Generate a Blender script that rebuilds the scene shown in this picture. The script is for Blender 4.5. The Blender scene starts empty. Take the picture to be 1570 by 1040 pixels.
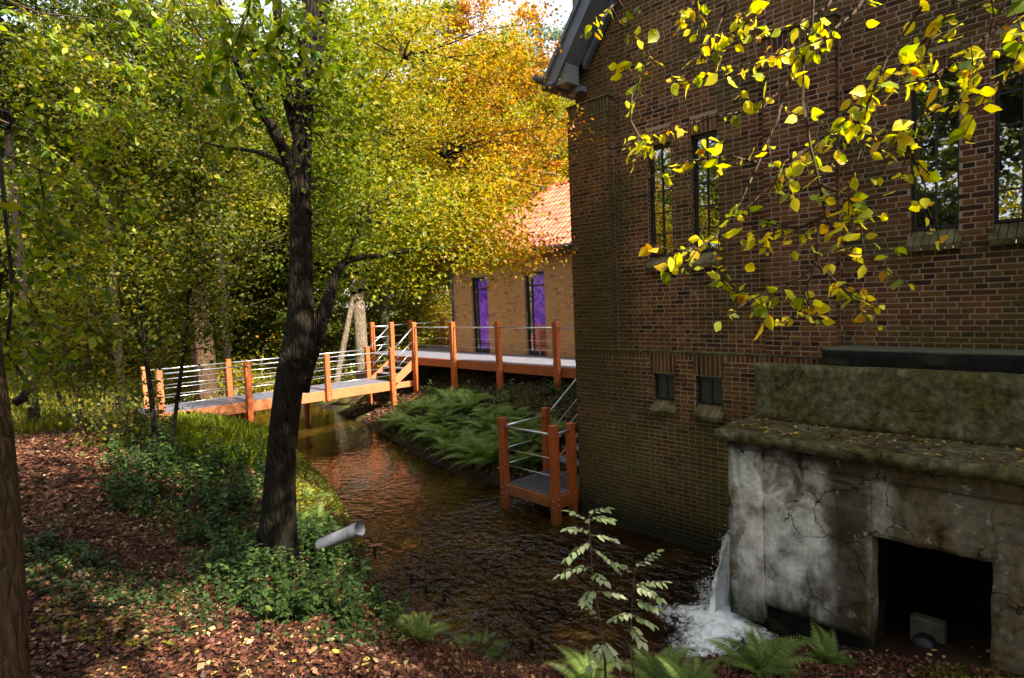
import bpy, math, random
import numpy as np
from math import radians, sin, cos, pi
from mathutils import Vector, Matrix, noise

# ------------------------------------------------------------------ camera, sky, sun, exposure
S = bpy.context.scene
C = S.collection
H = 3.68
AZ, PITCH, ROLL, FPX = radians(46.88), radians(-3.59), radians(-2.36), 903.0
_f = np.array([cos(AZ)*cos(PITCH), sin(AZ)*cos(PITCH), sin(PITCH)])
_r0 = np.array([sin(AZ), -cos(AZ), 0.0]); _u0 = np.cross(_r0, _f)
_r = _r0*cos(ROLL) + _u0*sin(ROLL); _u = -_r0*sin(ROLL) + _u0*cos(ROLL)
cd = bpy.data.cameras.new('camera'); cam = bpy.data.objects.new('camera', cd); C.objects.link(cam)
cd.sensor_width = 36.0; cd.lens = 36.0*FPX/1570.0; cd.clip_end = 400; cd.clip_start = 0.05
cam.matrix_world = Matrix(((_r[0], _u[0], -_f[0], 0), (_r[1], _u[1], -_f[1], 0), (_r[2], _u[2], -_f[2], H), (0, 0, 0, 1)))
S.camera = cam
SUN_EL, SX, SY = radians(41), 0.05, -0.998
w = bpy.data.worlds.new('World'); S.world = w; w.use_nodes = True
nt = w.node_tree; bg = nt.nodes['Background']
sky = nt.nodes.new('ShaderNodeTexSky'); sky.sky_type = 'NISHITA'; sky.sun_disc = False
sky.sun_elevation = SUN_EL; sky.sun_rotation = math.atan2(SX, SY); sky.air_density = 1.0; sky.dust_density = 2.5
hz = nt.nodes.new('ShaderNodeHueSaturation'); hz.inputs['Saturation'].default_value = .45   # thin bright autumn haze over the blue
nt.links.new(sky.outputs[0], hz.inputs['Color']); nt.links.new(hz.outputs[0], bg.inputs[0]); bg.inputs[1].default_value = 0.115
sl = bpy.data.lights.new('sun', 'SUN'); sl.energy = 4.2; sl.angle = radians(0.6); sl.color = (1.0, 0.93, 0.80)
so = bpy.data.objects.new('sun', sl); C.objects.link(so)
so.rotation_euler = Vector((SX*cos(SUN_EL), SY*cos(SUN_EL), sin(SUN_EL))).to_track_quat('Z', 'Y').to_euler()
S.view_settings.view_transform = 'Standard'; S.view_settings.look = 'None'; S.view_settings.gamma = 1
S.view_settings.use_curve_mapping = False
S.view_settings.exposure = 2.35
S.cycles.use_adaptive_sampling = True; S.cycles.adaptive_threshold = 0.02
S.cycles.max_bounces = 7; S.cycles.diffuse_bounces = 3; S.cycles.glossy_bounces = 3
S.cycles.transmission_bounces = 3; S.cycles.transparent_max_bounces = 6
S.cycles.caustics_reflective = False; S.cycles.caustics_refractive = False
S.cycles.use_denoising = True; S.cycles.sample_clamp_indirect = 6

def at(x, y, d):            # a point d metres away along the sight line of photo pixel x, y
    r = _f + _r*(x-785)/FPX - _u*(y-520)/FPX
    return np.array([0, 0, H]) + r*d
def project(P):
    v = np.asarray(P) - np.array([0, 0, H]); d = v @ _f
    d = np.where(d < .05, .05, d)
    return 785+FPX*(v @ _r)/d, 520-FPX*(v @ _u)/d
rng = np.random.default_rng(7); random.seed(7)

# ------------------------------------------------------------------ object helpers
def tag(o, label=None, cat=None, group=None, kind=None):
    if label: o['label'] = label
    if cat: o['category'] = cat
    if group: o['group'] = group
    if kind: o['kind'] = kind
    return o
def thing(name, label, cat, loc=(0, 0, 0), rotz=0, group=None):
    o = bpy.data.objects.new(name, None); C.objects.link(o); o.empty_display_size = .1
    o.location = loc; o.rotation_euler = (0, 0, rotz)
    return tag(o, label, cat, group)
def link(name, me, parent=None, m=None):
    o = bpy.data.objects.new(name, me); C.objects.link(o)
    if m is not None and len(me.materials) == 0: me.materials.append(m)
    if parent is not None:
        o.parent = parent
    return o
def keep(o, parent):        # parent while keeping world-space geometry in place
    o.parent = parent
    o.matrix_parent_inverse = Matrix.LocRotScale(parent.location, parent.rotation_euler, parent.scale).inverted()
    return o
def dup(o, parent=None, name=None):
    c = o.copy(); C.objects.link(c); mi = o.matrix_parent_inverse.copy(); c.parent = parent; c.matrix_parent_inverse = mi
    for ch in list(o.children): dup(ch, c)
    return c

class MB:
    def __init__(s): s.v = []; s.f = []; s.a = []; s.n = 0; s.smooth = False
    def add(s, v, f, r=None):
        r = random.random() if r is None else r
        s.v.extend([tuple(p) for p in v]); s.f.extend([tuple(i+s.n for i in q) for q in f])
        s.a.extend([r]*len(v)); s.n += len(v)
    def box(s, x0, x1, y0, y1, z0, z1, r=None):
        v = [(x, y, z) for z in (z0, z1) for y in (y0, y1) for x in (x0, x1)]
        s.add(v, [(0, 2, 3, 1), (4, 5, 7, 6), (0, 1, 5, 4), (2, 6, 7, 3), (0, 4, 6, 2), (1, 3, 7, 5)], r)
    def bbox(s, x0, x1, y0, y1, z0, z1, b=.008, r=None):   # box with chamfered edges
        xs = (x0, x0+b, x1-b, x1); ys = (y0, y0+b, y1-b, y1); zs = (z0, z0+b, z1-b, z1)
        v = []
        for k in (1, 2):
            for j in (1, 2):
                for i in (1, 2):
                    v += [(xs[0 if i == 1 else 3], ys[j], zs[k]), (xs[i], ys[0 if j == 1 else 3], zs[k]), (xs[i], ys[j], zs[0 if k == 1 else 3])]
        I = lambda i, j, k, a: 3*((k*2+j)*2+i)+a
        f = []
        for a in (0, 1):
            f += [(I(a,0,0,0), I(a,1,0,0), I(a,1,1,0), I(a,0,1,0)), (I(0,a,0,1), I(1,a,0,1), I(1,a,1,1), I(0,a,1,1)), (I(0,0,a,2), I(1,0,a,2), I(1,1,a,2), I(0,1,a,2))]
        for a in (0, 1):
            for b_ in (0, 1):
                f += [(I(a,b_,0,0), I(a,b_,1,0), I(a,b_,1,1), I(a,b_,0,1)), (I(a,0,b_,0), I(a,1,b_,0), I(a,1,b_,2), I(a,0,b_,2)), (I(0,a,b_,1), I(1,a,b_,1), I(1,a,b_,2), I(0,a,b_,2))]
        for k in (0, 1):
            for j in (0, 1):
                for i in (0, 1): f.append((I(i,j,k,0), I(i,j,k,1), I(i,j,k,2)))
        s.add(v, f, r)
    def tube(s, pts, rad, n=8, cap=True, r=None):
        pts = [Vector(p) for p in pts]; m = len(pts)
        if not hasattr(rad, '__len__'): rad = [rad]*m
        v = []; up = Vector((0.13, 0.21, 1)).normalized()
        for i, p in enumerate(pts):
            t = (pts[min(i+1, m-1)]-pts[max(i-1, 0)]).normalized()
            a = t.cross(up)
            if a.length < .15: a = t.cross(Vector((1, 0, 0)))
            a.normalize(); b = t.cross(a)
            for k in range(n):
                q = 2*pi*k/n
                v.append(p+(a*cos(q)+b*sin(q))*rad[i])
        f = [(i*n+k, i*n+(k+1) % n, (i+1)*n+(k+1) % n, (i+1)*n+k) for i in range(m-1) for k in range(n)]
        if cap: f += [tuple(range(n))[::-1], tuple((m-1)*n+k for k in range(n))]
        s.add(v, f, r)
    def prism(s, poly, axis, a, b, r=None):   # polygon (2-D list) extruded along an axis
        def P(q, c): 
            p = list(q); p.insert(axis, c); return tuple(p)
        n = len(poly); v = [P(q, a) for q in poly]+[P(q, b) for q in poly]
        s.add(v, [tuple(range(n)), tuple(range(2*n-1, n-1, -1))]+[(i, i+n, (i+1) % n+n, (i+1) % n) for i in range(n)], r)
    def mesh(s, name, smooth=False):
        me = bpy.data.meshes.new(name); me.from_pydata(s.v, [], s.f)
        at_ = me.attributes.new('rnd', 'FLOAT', 'POINT'); at_.data.foreach_set('value', np.array(s.a, dtype=np.float32))
        if smooth: me.polygons.foreach_set('use_smooth', [True]*len(me.polygons))
        me.update(); return me
    def build(s, name, m, parent=None, smooth=False):
        me = s.mesh(name, smooth); o = link(name, me, None, m)
        if parent is not None: keep(o, parent)
        return o
def np_mesh(name, V, F, A, smooth=False):     # V (n,3); F (m,k) fixed k; A (n,)
    me = bpy.data.meshes.new(name); k = F.shape[1]
    me.vertices.add(len(V)); me.vertices.foreach_set('co', V.astype(np.float32).ravel())
    me.loops.add(F.size); me.loops.foreach_set('vertex_index', F.astype(np.int32).ravel())
    me.polygons.add(len(F)); me.polygons.foreach_set('loop_start', np.arange(0, F.size, k, dtype=np.int32))
    at_ = me.attributes.new('rnd', 'FLOAT', 'POINT'); at_.data.foreach_set('value', A.astype(np.float32))
    if smooth: me.polygons.foreach_set('use_smooth', np.ones(len(F), dtype=bool))
    me.update(calc_edges=True); me.validate(); return me

# ------------------------------------------------------------------ material helpers
class NT:
    def __init__(s, name):
        s.m = bpy.data.materials.new(name); s.m.use_nodes = True; s.t = s.m.node_tree; s.N = s.t.nodes; s.L = s.t.links
        s.N.clear(); s.out = s.N.new('ShaderNodeOutputMaterial')
    def n(s, typ, **kw):
        q = s.N.new('ShaderNode'+typ)
        for k, v in kw.items(): setattr(q, k, v)
        return q
    def put(s, sock, v):
        if isinstance(v, bpy.types.NodeSocket): s.L.new(v, sock)
        elif v is not None: sock.default_value = v
    def pos(s, scale=(1, 1, 1)):
        g = s.n('NewGeometry'); m = s.n('Mapping'); s.L.new(g.outputs['Position'], m.inputs[0]); m.inputs['Scale'].default_value = scale
        return m.outputs[0]
    def noise(s, scale=5, detail=4, rough=.6, vec=None, dist=0):
        q = s.n('TexNoise'); q.inputs['Scale'].default_value = scale; q.inputs['Detail'].default_value = detail
        q.inputs['Roughness'].default_value = rough; q.inputs['Distortion'].default_value = dist
        s.L.new(vec if vec is not None else s.pos(), q.inputs['Vector']); return q.outputs[0]
    def ramp(s, fac, stops, interp='LINEAR'):
        q = s.n('ValToRGB'); q.color_ramp.interpolation = interp; e = q.color_ramp.elements
        while len(e) > 1: e.remove(e[-1])
        e[0].position = stops[0][0]; c = stops[0][1]; e[0].color = (*c, 1) if len(c) == 3 else c
        for p, c in stops[1:]:
            x = e.new(p); x.color = (*c, 1) if len(c) == 3 else c
        s.put(q.inputs[0], fac); return q.outputs[0]
    def step(s, v, a, b):
        q = s.n('MapRange'); q.inputs[1].default_value = a; q.inputs[2].default_value = b; s.put(q.inputs[0], v); return q.outputs[0]
    def mix(s, f, a, b, mode='MIX'):
        q = s.n('Mix', data_type='RGBA', blend_type=mode)
        s.put(q.inputs[0], f); s.put(q.inputs[6], (*a, 1) if isinstance(a, tuple) and len(a) == 3 else a); s.put(q.inputs[7], (*b, 1) if isinstance(b, tuple) and len(b) == 3 else b)
        return q.outputs[2]
    def math(s, op, a, b=None):
        q = s.n('Math', operation=op); s.put(q.inputs[0], a)
        if b is not None: s.put(q.inputs[1], b)
        return q.outputs[0]
    def rnd(s):
        a = s.n('Attribute', attribute_name='rnd'); o = s.n('ObjectInfo')
        return s.math('FRACT', s.math('ADD', a.outputs['Fac'], o.outputs['Random']))
    def z(s, comp=2):
        g = s.n('NewGeometry'); q = s.n('SeparateXYZ'); s.L.new(g.outputs['Position'], q.inputs[0]); return q.outputs[comp]
    def bump(s, h, strength=.4, dist=.01):
        q = s.n('Bump'); q.inputs['Strength'].default_value = strength; q.inputs['Distance'].default_value = dist
        s.put(q.inputs['Height'], h); return q.outputs[0]
    def bsdf(s, col, rough=.8, spec=.3, metal=0, normal=None, **kw):
        q = s.n('BsdfPrincipled'); s.put(q.inputs['Base Color'], (*col, 1) if isinstance(col, tuple) and len(col) == 3 else col)
        s.put(q.inputs['Roughness'], rough); q.inputs['Specular IOR Level'].default_value = spec; q.inputs['Metallic'].default_value = metal
        for k, v in kw.items(): s.put(q.inputs[k], v)
        if normal is not None: s.L.new(normal, q.inputs['Normal'])
        s.L.new(q.outputs[0], s.out.inputs[0]); return q
M = {}
def leafmat(name, stops, trans=.5, rough=.45, spec=.25):
    t = NT(name); col = t.ramp(t.n('Attribute', attribute_name='rnd').outputs['Fac'], stops)
    p = t.n('BsdfPrincipled'); t.put(p.inputs['Base Color'], col); p.inputs['Roughness'].default_value = rough; p.inputs['Specular IOR Level'].default_value = spec
    tr = t.n('BsdfTranslucent')
    hs = t.n('HueSaturation'); hs.inputs['Saturation'].default_value = 1.15; hs.inputs['Value'].default_value = 1.5; t.put(hs.inputs['Color'], col)
    t.L.new(hs.outputs[0], tr.inputs[0])
    mx = t.n('MixShader'); mx.inputs[0].default_value = trans; t.L.new(p.outputs[0], mx.inputs[1]); t.L.new(tr.outputs[0], mx.inputs[2])
    t.L.new(mx.outputs[0], t.out.inputs[0]); M[name] = t.m; return t.m
leafmat('leaf_olive', [(0, (.022, .036, .006)), (.35, (.050, .070, .010)), (.7, (.10, .115, .014)), (.9, (.19, .16, .02)), (1, (.22, .12, .02))])
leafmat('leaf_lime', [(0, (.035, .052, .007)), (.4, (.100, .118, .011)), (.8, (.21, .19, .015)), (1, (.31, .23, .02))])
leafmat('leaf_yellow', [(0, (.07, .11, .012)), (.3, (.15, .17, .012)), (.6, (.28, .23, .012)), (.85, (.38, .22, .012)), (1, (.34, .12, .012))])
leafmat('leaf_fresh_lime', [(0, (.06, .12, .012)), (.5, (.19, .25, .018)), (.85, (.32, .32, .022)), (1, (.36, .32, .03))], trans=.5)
leafmat('leaf_gold_green', [(0, (.05, .08, .008)), (.35, (.13, .15, .010)), (.65, (.25, .21, .010)), (.9, (.34, .24, .012)), (1, (.36, .17, .012))])
leafmat('leaf_orange', [(0, (.12, .13, .012)), (.3, (.26, .18, .012)), (.6, (.36, .16, .012)), (.85, (.32, .10, .012)), (1, (.18, .055, .01))])
leafmat('leaf_bright_yellow', [(0, (.12, .18, .02)), (.18, (.32, .36, .02)), (.40, (.62, .58, .025)), (.80, (.74, .60, .02)), (.93, (.64, .38, .015)), (1, (.35, .15, .02))], trans=.5)
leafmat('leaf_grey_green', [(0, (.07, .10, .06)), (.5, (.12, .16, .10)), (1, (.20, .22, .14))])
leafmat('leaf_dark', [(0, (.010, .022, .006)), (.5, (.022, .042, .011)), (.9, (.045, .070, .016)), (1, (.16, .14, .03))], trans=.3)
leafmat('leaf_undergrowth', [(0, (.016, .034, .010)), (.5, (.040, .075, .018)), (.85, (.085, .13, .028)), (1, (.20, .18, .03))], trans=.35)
leafmat('leaf_fern', [(0, (.10, .15, .03)), (.5, (.19, .25, .06)), (.85, (.30, .32, .10)), (1, (.38, .32, .12))], trans=.4)
leafmat('leaf_sapling', [(0, (.18, .25, .10)), (.6, (.32, .38, .20)), (1, (.50, .52, .34))], trans=.35)
leafmat('leaf_litter', [(0, (.030, .011, .007)), (.4, (.070, .022, .012)), (.75, (.125, .042, .020)), (.93, (.22, .10, .05)), (1, (.38, .28, .14))], trans=.08, rough=.6)
leafmat('leaf_fallen_yellow', [(0, (.45, .33, .04)), (.6, (.50, .38, .08)), (1, (.42, .33, .18))], trans=.15)

def bark(name, a, b, moss=.0):
    t = NT(name); v = t.pos((1, 1, .22)); n1 = t.noise(16, 6, .7, v, .6); n2 = t.noise(3, 3, .5)
    col = t.ramp(n1, [(.3, a), (.7, b)]); col = t.mix(t.math('MULTIPLY', t.step(n2, .45, .65), moss), col, (.06, .09, .02))
    vo = t.n('TexVoronoi'); vo.feature = 'DISTANCE_TO_EDGE'; vo.inputs['Scale'].default_value = 22; t.L.new(t.pos((1, 1, .2)), vo.inputs['Vector'])
    h = t.math('ADD', t.step(vo.outputs['Distance'], 0, .25), n1)
    t.bsdf(col, .9, .15, normal=t.bump(h, .9, .03)); M[name] = t.m
bark('bark_dark', (.004, .003, .002), (.020, .012, .007), .05)
bark('bark_brown', (.035, .018, .010), (.12, .065, .035), .15)
bark('bark_pale', (.08, .055, .038), (.22, .16, .11), .2)
bark('bark_green', (.05, .05, .03), (.14, .13, .08), .5)
bark('twig', (.05, .03, .02), (.12, .08, .05), 0)

def brickmat(name, stops, moss, mscale=1.0):
    t = NT(name); col = t.ramp(t.rnd(), stops)
    n1 = t.noise(60, 3, .6); n2 = t.noise(.9*mscale, 4, .6); n3 = t.noise(9, 4, .6)
    col = t.mix(t.step(n1, .3, .7), col, t.mix(.45, col, (.03, .02, .015)))
    col = t.mix(t.math('MULTIPLY', t.step(n2, .46, .64), moss), col, (.045, .040, .009)); col = t.mix(t.math('MULTIPLY', t.step(t.math('ADD', t.z(1), t.math('MULTIPLY', n2, 1.5)), 5.6, 6.8), .6*moss), col, (.030, .026, .008))
    lo = t.step(t.z(), 1.9, .3); col = t.mix(t.math('MULTIPLY', t.math('MULTIPLY', lo, t.step(n3, .3, .6)), .75), col, (.026, .030, .007)); ol = t.math('MULTIPLY', t.step(t.z(), 1.9, 1.3), t.step(t.noise(1.3, 4, .6), .42, .58)); col = t.mix(t.math('MULTIPLY', ol, .75), col, (.075, .062, .010)); col = t.mix(t.math('MULTIPLY', t.step(t.math('ADD', t.z(), t.math('MULTIPLY', n2, .5)), .85, .45), .85), col, (.008, .008, .005))
    col = t.mix(t.math('MULTIPLY', t.step(t.noise(5, 5, .7), .62, .72), .35), col, (.30, .28, .22))
    t.bsdf(col, .85, .2, normal=t.bump(t.math('ADD', n1, n3), .5, .006)); M[name] = t.m
brickmat('brick', [(0, (.020, .007, .006)), (.2, (.080, .024, .011)), (.5, (.155, .048, .017)), (.75, (.15, .066, .018)), (.92, (.20, .085, .025)), (1, (.035, .014, .011))], .75)
brickmat('sill_brick_mat', [(0, (.13, .11, .05)), (1, (.22, .18, .08))], .9, 4)
def mortar():
    t = NT('mortar'); n2 = t.noise(.9, 4, .6); n1 = t.noise(40, 3, .7)
    col = t.mix(t.step(n1, .3, .7), (.25, .18, .115), (.38, .285, .19)); col = t.mix(t.math('MULTIPLY', t.step(n2, .42, .65), .6), col, (.10, .085, .03)); col = t.mix(t.math('MULTIPLY', t.step(t.math('ADD', t.z(1), t.math('MULTIPLY', n2, 1.5)), 5.6, 6.8), .6), col, (.07, .055, .02))
    lo = t.step(t.z(), 1.6, .2); col = t.mix(t.math('MULTIPLY', lo, .75), col, (.055, .055, .02)); col = t.mix(t.math('MULTIPLY', t.step(t.z(), .55, .1), .6), col, (.02, .02, .012))
    t.bsdf(col, .95, .1, normal=t.bump(n1, .5, .004)); M['mortar'] = t.m
mortar()
def simple(name, col, rough=.6, spec=.4, metal=0, nz=None, bumpy=0, stretch=(1, 1, 1), scale=8):
    t = NT(name); v = t.pos(stretch); n1 = t.noise(scale, 5, .65, v)
    c2 = nz if nz else tuple(x*.7 for x in col)
    c = t.mix(t.step(n1, .3, .7), col, c2)
    t.bsdf(c, rough, spec, metal, normal=t.bump(n1, bumpy, .01) if bumpy else None); M[name] = t.m
def wood(name, a, b):
    t = NT(name); v = t.pos((6, 6, 1.2)); n1 = t.noise(7, 5, .7, v, .4); n2 = t.noise(2.2, 3, .6); k = t.rnd()
    c = t.mix(t.step(n1, .3, .7), a, b); c = t.mix(t.math('MULTIPLY', k, .35), c, tuple(x*.6 for x in a))
    c = t.mix(t.math('MULTIPLY', t.step(n2, .5, .7), .35), c, (.12, .06, .03))
    n4 = t.noise(1.5, 4, .7, t.pos((9, 9, .8))); c = t.mix(t.math('MULTIPLY', t.step(n4, .58, .66), .45), c, (.10, .045, .02)); c = t.mix(t.math('MULTIPLY', t.step(t.z(), .5, .0), .6), c, (.05, .035, .015))
    t.bsdf(c, .55, .3, normal=t.bump(t.math('ADD', n1, n4), .35, .006)); M[name] = t.m
wood('hardwood', (.40, .095, .018), (.25, .050, .010))
wood('weathered_wood', (.44, .15, .055), (.28, .085, .032))
def deckmat():
    t = NT('deck_board_mat'); n1 = t.noise(9, 5, .7); n2 = t.noise(2.5, 4, .6); k = t.rnd()
    c = t.mix(t.step(n1, .3, .7), (.135, .135, .16), (.085, .085, .105)); c = t.mix(t.math('MULTIPLY', k, .3), c, (.15, .13, .14)); c = t.mix(t.math('MULTIPLY', t.step(n2, .55, .7), .5), c, (.16, .12, .09))
    t.bsdf(c, .5, .4, normal=t.bump(n1, .4, .004)); M['deck_board_mat'] = t.m
deckmat()
simple('steel', (.62, .62, .62), .32, .5, .85)
simple('frame_black', (.012, .012, .014), .4, .5)
simple('frame_purple_black', (.018, .010, .020), .35, .5)
simple('zinc_dark', (.06, .065, .08), .45, .4)
simple('barge_paint', (.10, .12, .17), .4, .5, nz=(.07, .085, .12), scale=2)
simple('soffit_paint', (.13, .14, .15), .5, .4, nz=(.10, .105, .12), scale=2)
simple('pvc_grey', (.20, .21, .25), .5, .4, nz=(.13, .13, .14), scale=5)
simple('frond_stem', (.2, .2, .06))
simple('rubber_black', (.01, .01, .012), .5, .4)
simple('cream_wall', (.11, .095, .06), .9, nz=(.03, .025, .015))
simple('door_interior', (.30, .26, .22), .8)
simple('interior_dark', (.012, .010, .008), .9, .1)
simple('ridge_tile_mat', (.42, .07, .03), .6, .3, nz=(.30, .055, .028))
def tilemat():
    t = NT('roof_tile_mat'); k = t.rnd(); n1 = t.noise(25, 3, .6)
    c = t.ramp(k, [(0, (.34, .10, .055)), (.5, (.42, .15, .085)), (1, (.27, .07, .04))]); c = t.mix(t.math('MULTIPLY', t.step(n1, .4, .7), .4), c, (.30, .12, .08))
    t.bsdf(c, .45, .4); M['roof_tile_mat'] = t.m
tilemat()
def annexbrick():
    t = NT('annex_brick_mat'); k = t.rnd(); n1 = t.noise(50, 3, .6)
    c = t.ramp(k, [(0, (.44, .21, .075)), (.5, (.54, .28, .105)), (.9, (.48, .23, .08)), (1, (.22, .11, .05))]); c = t.mix(t.math('MULTIPLY', t.step(n1, .3, .7), .3), c, (.30, .17, .08))
    t.bsdf(c, .85, .2); M['annex_brick_mat'] = t.m
annexbrick()
simple('annex_mortar', (.34, .22, .13), .9, .1)
def glass(name, tint, rough=.02, ior=1.6):
    t = NT(name); n = t.noise(1.3, 2, .5)
    t.bsdf(tint, rough, .8, normal=t.bump(n, .12, .02), IOR=ior); M[name] = t.m
glass('window_glass', (.008, .008, .008), .012, 2.7)
glass('matt_glass', (.05, .05, .045), .25, 1.5)
def film():
    t = NT('purple_film'); n = t.noise(2.6, 4, .6, None, 1.2)
    c = t.ramp(n, [(.35, (.13, .03, .42)), (.5, (.22, .05, .55)), (.58, (.36, .14, .66)), (.7, (.20, .04, .50))])
    t.bsdf(c, .08, .6, normal=t.bump(n, .08, .02)); M['purple_film'] = t.m
film()
simple('coral_chair_tint', (.55, .16, .12), .2, .5, nz=(.42, .10, .07), scale=4)
def concrete(name, kind):
    t = NT(name); p = t.pos(); n1 = t.noise(2.2, 6, .65, p, .4); n2 = t.noise(11, 6, .7); n3 = t.noise(60, 4, .7); n4 = t.noise(1.6, 4, .6, t.pos((1, 1, .28)), .2)
    if kind == 'plaster':
        c = t.ramp(t.math('ADD', t.math('MULTIPLY', t.noise(4, 5, .6), .75), t.math('MULTIPLY', n3, .25)), [(.36, (.22, .20, .17)), (.47, (.52, .49, .44)), (.60, (.84, .81, .76))])
        c = t.mix(t.math('MULTIPLY', t.step(n1, .50, .62), .8), c, (.13, .075, .022))
        c = t.mix(t.math('MULTIPLY', t.step(n4, .52, .62), .92), c, (.014, .010, .004))
        y = t.z(1)
        band = t.math('MULTIPLY', t.step(t.math('ADD', y, t.math('MULTIPLY', n2, .25)), 1.72, 1.86), t.step(t.math('ADD', y, t.math('MULTIPLY', n4, .5)), 2.42, 2.20))
        c = t.mix(t.math('MULTIPLY', band, .9), c, t.mix(n2, (.010, .008, .004), (.045, .030, .012)))
        drip = t.math('MULTIPLY', t.step(t.math('ADD', t.z(), t.math('MULTIPLY', n2, .35)), 2.05, 2.18), .85); c = t.mix(drip, c, (.022, .014, .008))
        c = t.mix(t.math('MULTIPLY', t.step(t.math('ADD', y, t.math('MULTIPLY', n1, .8)), 2.5, 1.7), .88), c, t.mix(t.step(n2, .35, .65), (.020, .014, .005), (.17, .115, .045)))
        c = t.mix(t.math('MULTIPLY', t.step(t.math('ADD', t.z(), t.math('MULTIPLY', n1, .5)), .85, .45), .85), c, (.014, .014, .005))
        c = t.mix(t.math('MULTIPLY', t.step(t.noise(7, 5, .7), .6, .68), .4), c, (.65, .62, .58))
    elif kind == 'mossy':
        c = t.ramp(n2, [(.25, (.030, .028, .014)), (.5, (.10, .090, .045)), (.75, (.26, .24, .15))])
        c = t.mix(t.step(n1, .42, .6), c, t.mix(t.step(n2, .35, .65), (.014, .014, .004), (.14, .12, .030)))
        c = t.mix(t.math('MULTIPLY', t.step(t.noise(25, 4, .7), .62, .7), .3), c, (.30, .29, .22))
    else:
        c = t.ramp(n2, [(.3, (.004, .004, .004)), (.7, (.018, .018, .014))]); c = t.mix(t.math('MULTIPLY', t.step(n1, .55, .65), .5), c, (.06, .06, .03)); c = t.mix(t.math('MULTIPLY', t.step(t.z(), 2.995, 3.015), .85), c, (.12, .12, .075))  # near-black mottling, paler at the very top
    vo = t.n('TexVoronoi'); vo.feature = 'DISTANCE_TO_EDGE'; vo.inputs['Scale'].default_value = 2.1
    mp = t.n('Mix', data_type='VECTOR'); mp.inputs[0].default_value = .22; t.L.new(t.pos(), mp.inputs[4]); nn = t.n('TexNoise'); nn.inputs['Scale'].default_value = 5; nn.inputs['Detail'].default_value = 6; t.L.new(t.pos(), nn.inputs['Vector']); t.L.new(nn.outputs[1], mp.inputs[5]); t.L.new(mp.outputs[1], vo.inputs['Vector'])
    crack = t.math('MULTIPLY', t.step(vo.outputs['Distance'], .010, .003), t.step(t.noise(1.7, 3, .5), .46, .54)); c = t.mix(t.math('MULTIPLY', crack, .85), c, (.008, .006, .004))
    t.bsdf(c, .9, .15, normal=t.bump(t.math('SUBTRACT', t.math('ADD', n2, t.math('MULTIPLY', n3, .4)), t.math('MULTIPLY', crack, .8)), .7, .02)); M[name] = t.m
concrete('plaster', 'plaster'); concrete('mossy_concrete', 'mossy'); concrete('dark_concrete', 'dark')
def groundmat():
    t = NT('soil'); n1 = t.noise(28, 6, .75); n2 = t.noise(1.1, 4, .6); n3 = t.noise(90, 3, .7)
    c = t.ramp(n1, [(.3, (.008, .004, .003)), (.5, (.030, .012, .007)), (.68, (.08, .030, .016)), (.8, (.16, .08, .04))])
    y = t.step(t.z(1), 11.5, 14); g = t.mix(n1, (.05, .075, .015), (.20, .22, .03))
    c = t.mix(t.math('MULTIPLY', t.step(n2, .45, .6), t.math('ADD', t.math('MULTIPLY', y, .75), .2)), c, g)
    wet = t.step(t.z(), .25, .02); c = t.mix(t.math('MULTIPLY', wet, .8), c, (.012, .009, .006))
    t.bsdf(c, .9, .15, normal=t.bump(t.math('ADD', n1, n3), .8, .03)); M['soil'] = t.m
groundmat()
def watermat():
    t = NT('stream_water')
    a = t.noise(7.5, 2, .4, t.pos((1, .75, 1)), .25); b = t.noise(19, 1, .4, t.pos((1, .8, 1)), .2)
    near = t.step(t.z(1), 11, 5)
    h = t.math('ADD', a, t.math('MULTIPLY', b, .22)); q = t.n('Bump'); q.inputs['Distance'].default_value = .30
    t.L.new(h, q.inputs['Height']); calm = t.math('ADD', t.step(t.noise(.7, 2, .5), .36, .62), .22); t.L.new(t.math('ADD', t.math('MULTIPLY', t.math('MULTIPLY', near, .72), calm), .06), q.inputs['Strength'])
    n = t.noise(1.0, 4, .6); c = t.ramp(n, [(.3, (.007, .0028, .001)), (.5, (.022, .010, .002)), (.7, (.050, .028, .005))])
    t.bsdf(c, .04, .55, normal=q.outputs[0], IOR=1.36); M['stream_water'] = t.m
watermat()
def foammat():
    t = NT('white_water'); n = t.noise(15, 8, .78, t.pos((1, 1, 1)), .5); k = t.n('Attribute', attribute_name='rnd').outputs['Fac']
    f = t.step(t.math('ADD', n, t.math('MULTIPLY', k, .42)), .56, .80)
    p = t.n('BsdfPrincipled'); p.inputs['Base Color'].default_value = (.88, .89, .90, 1); p.inputs['Roughness'].default_value = .35
    tr = t.n('BsdfTransparent'); mx = t.n('MixShader'); t.L.new(f, mx.inputs[0]); t.L.new(tr.outputs[0], mx.inputs[1]); t.L.new(p.outputs[0], mx.inputs[2]); t.L.new(mx.outputs[0], t.out.inputs[0])
    M['white_water'] = t.m
    t = NT('falling_water'); n = t.noise(6, 5, .7, t.pos((7, 7, .8)), .4); k = t.n('Attribute', attribute_name='rnd').outputs['Fac']
    f = t.step(t.math('ADD', n, t.math('MULTIPLY', k, .40)), .50, .68)
    p = t.n('BsdfPrincipled'); p.inputs['Base Color'].default_value = (.85, .87, .88, 1); p.inputs['Roughness'].default_value = .25
    tr = t.n('BsdfTransparent'); mx = t.n('MixShader'); t.L.new(f, mx.inputs[0]); t.L.new(tr.outputs[0], mx.inputs[1]); t.L.new(p.outputs[0], mx.inputs[2]); t.L.new(mx.outputs[0], t.out.inputs[0])
    M['falling_water'] = t.m
foammat()

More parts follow.
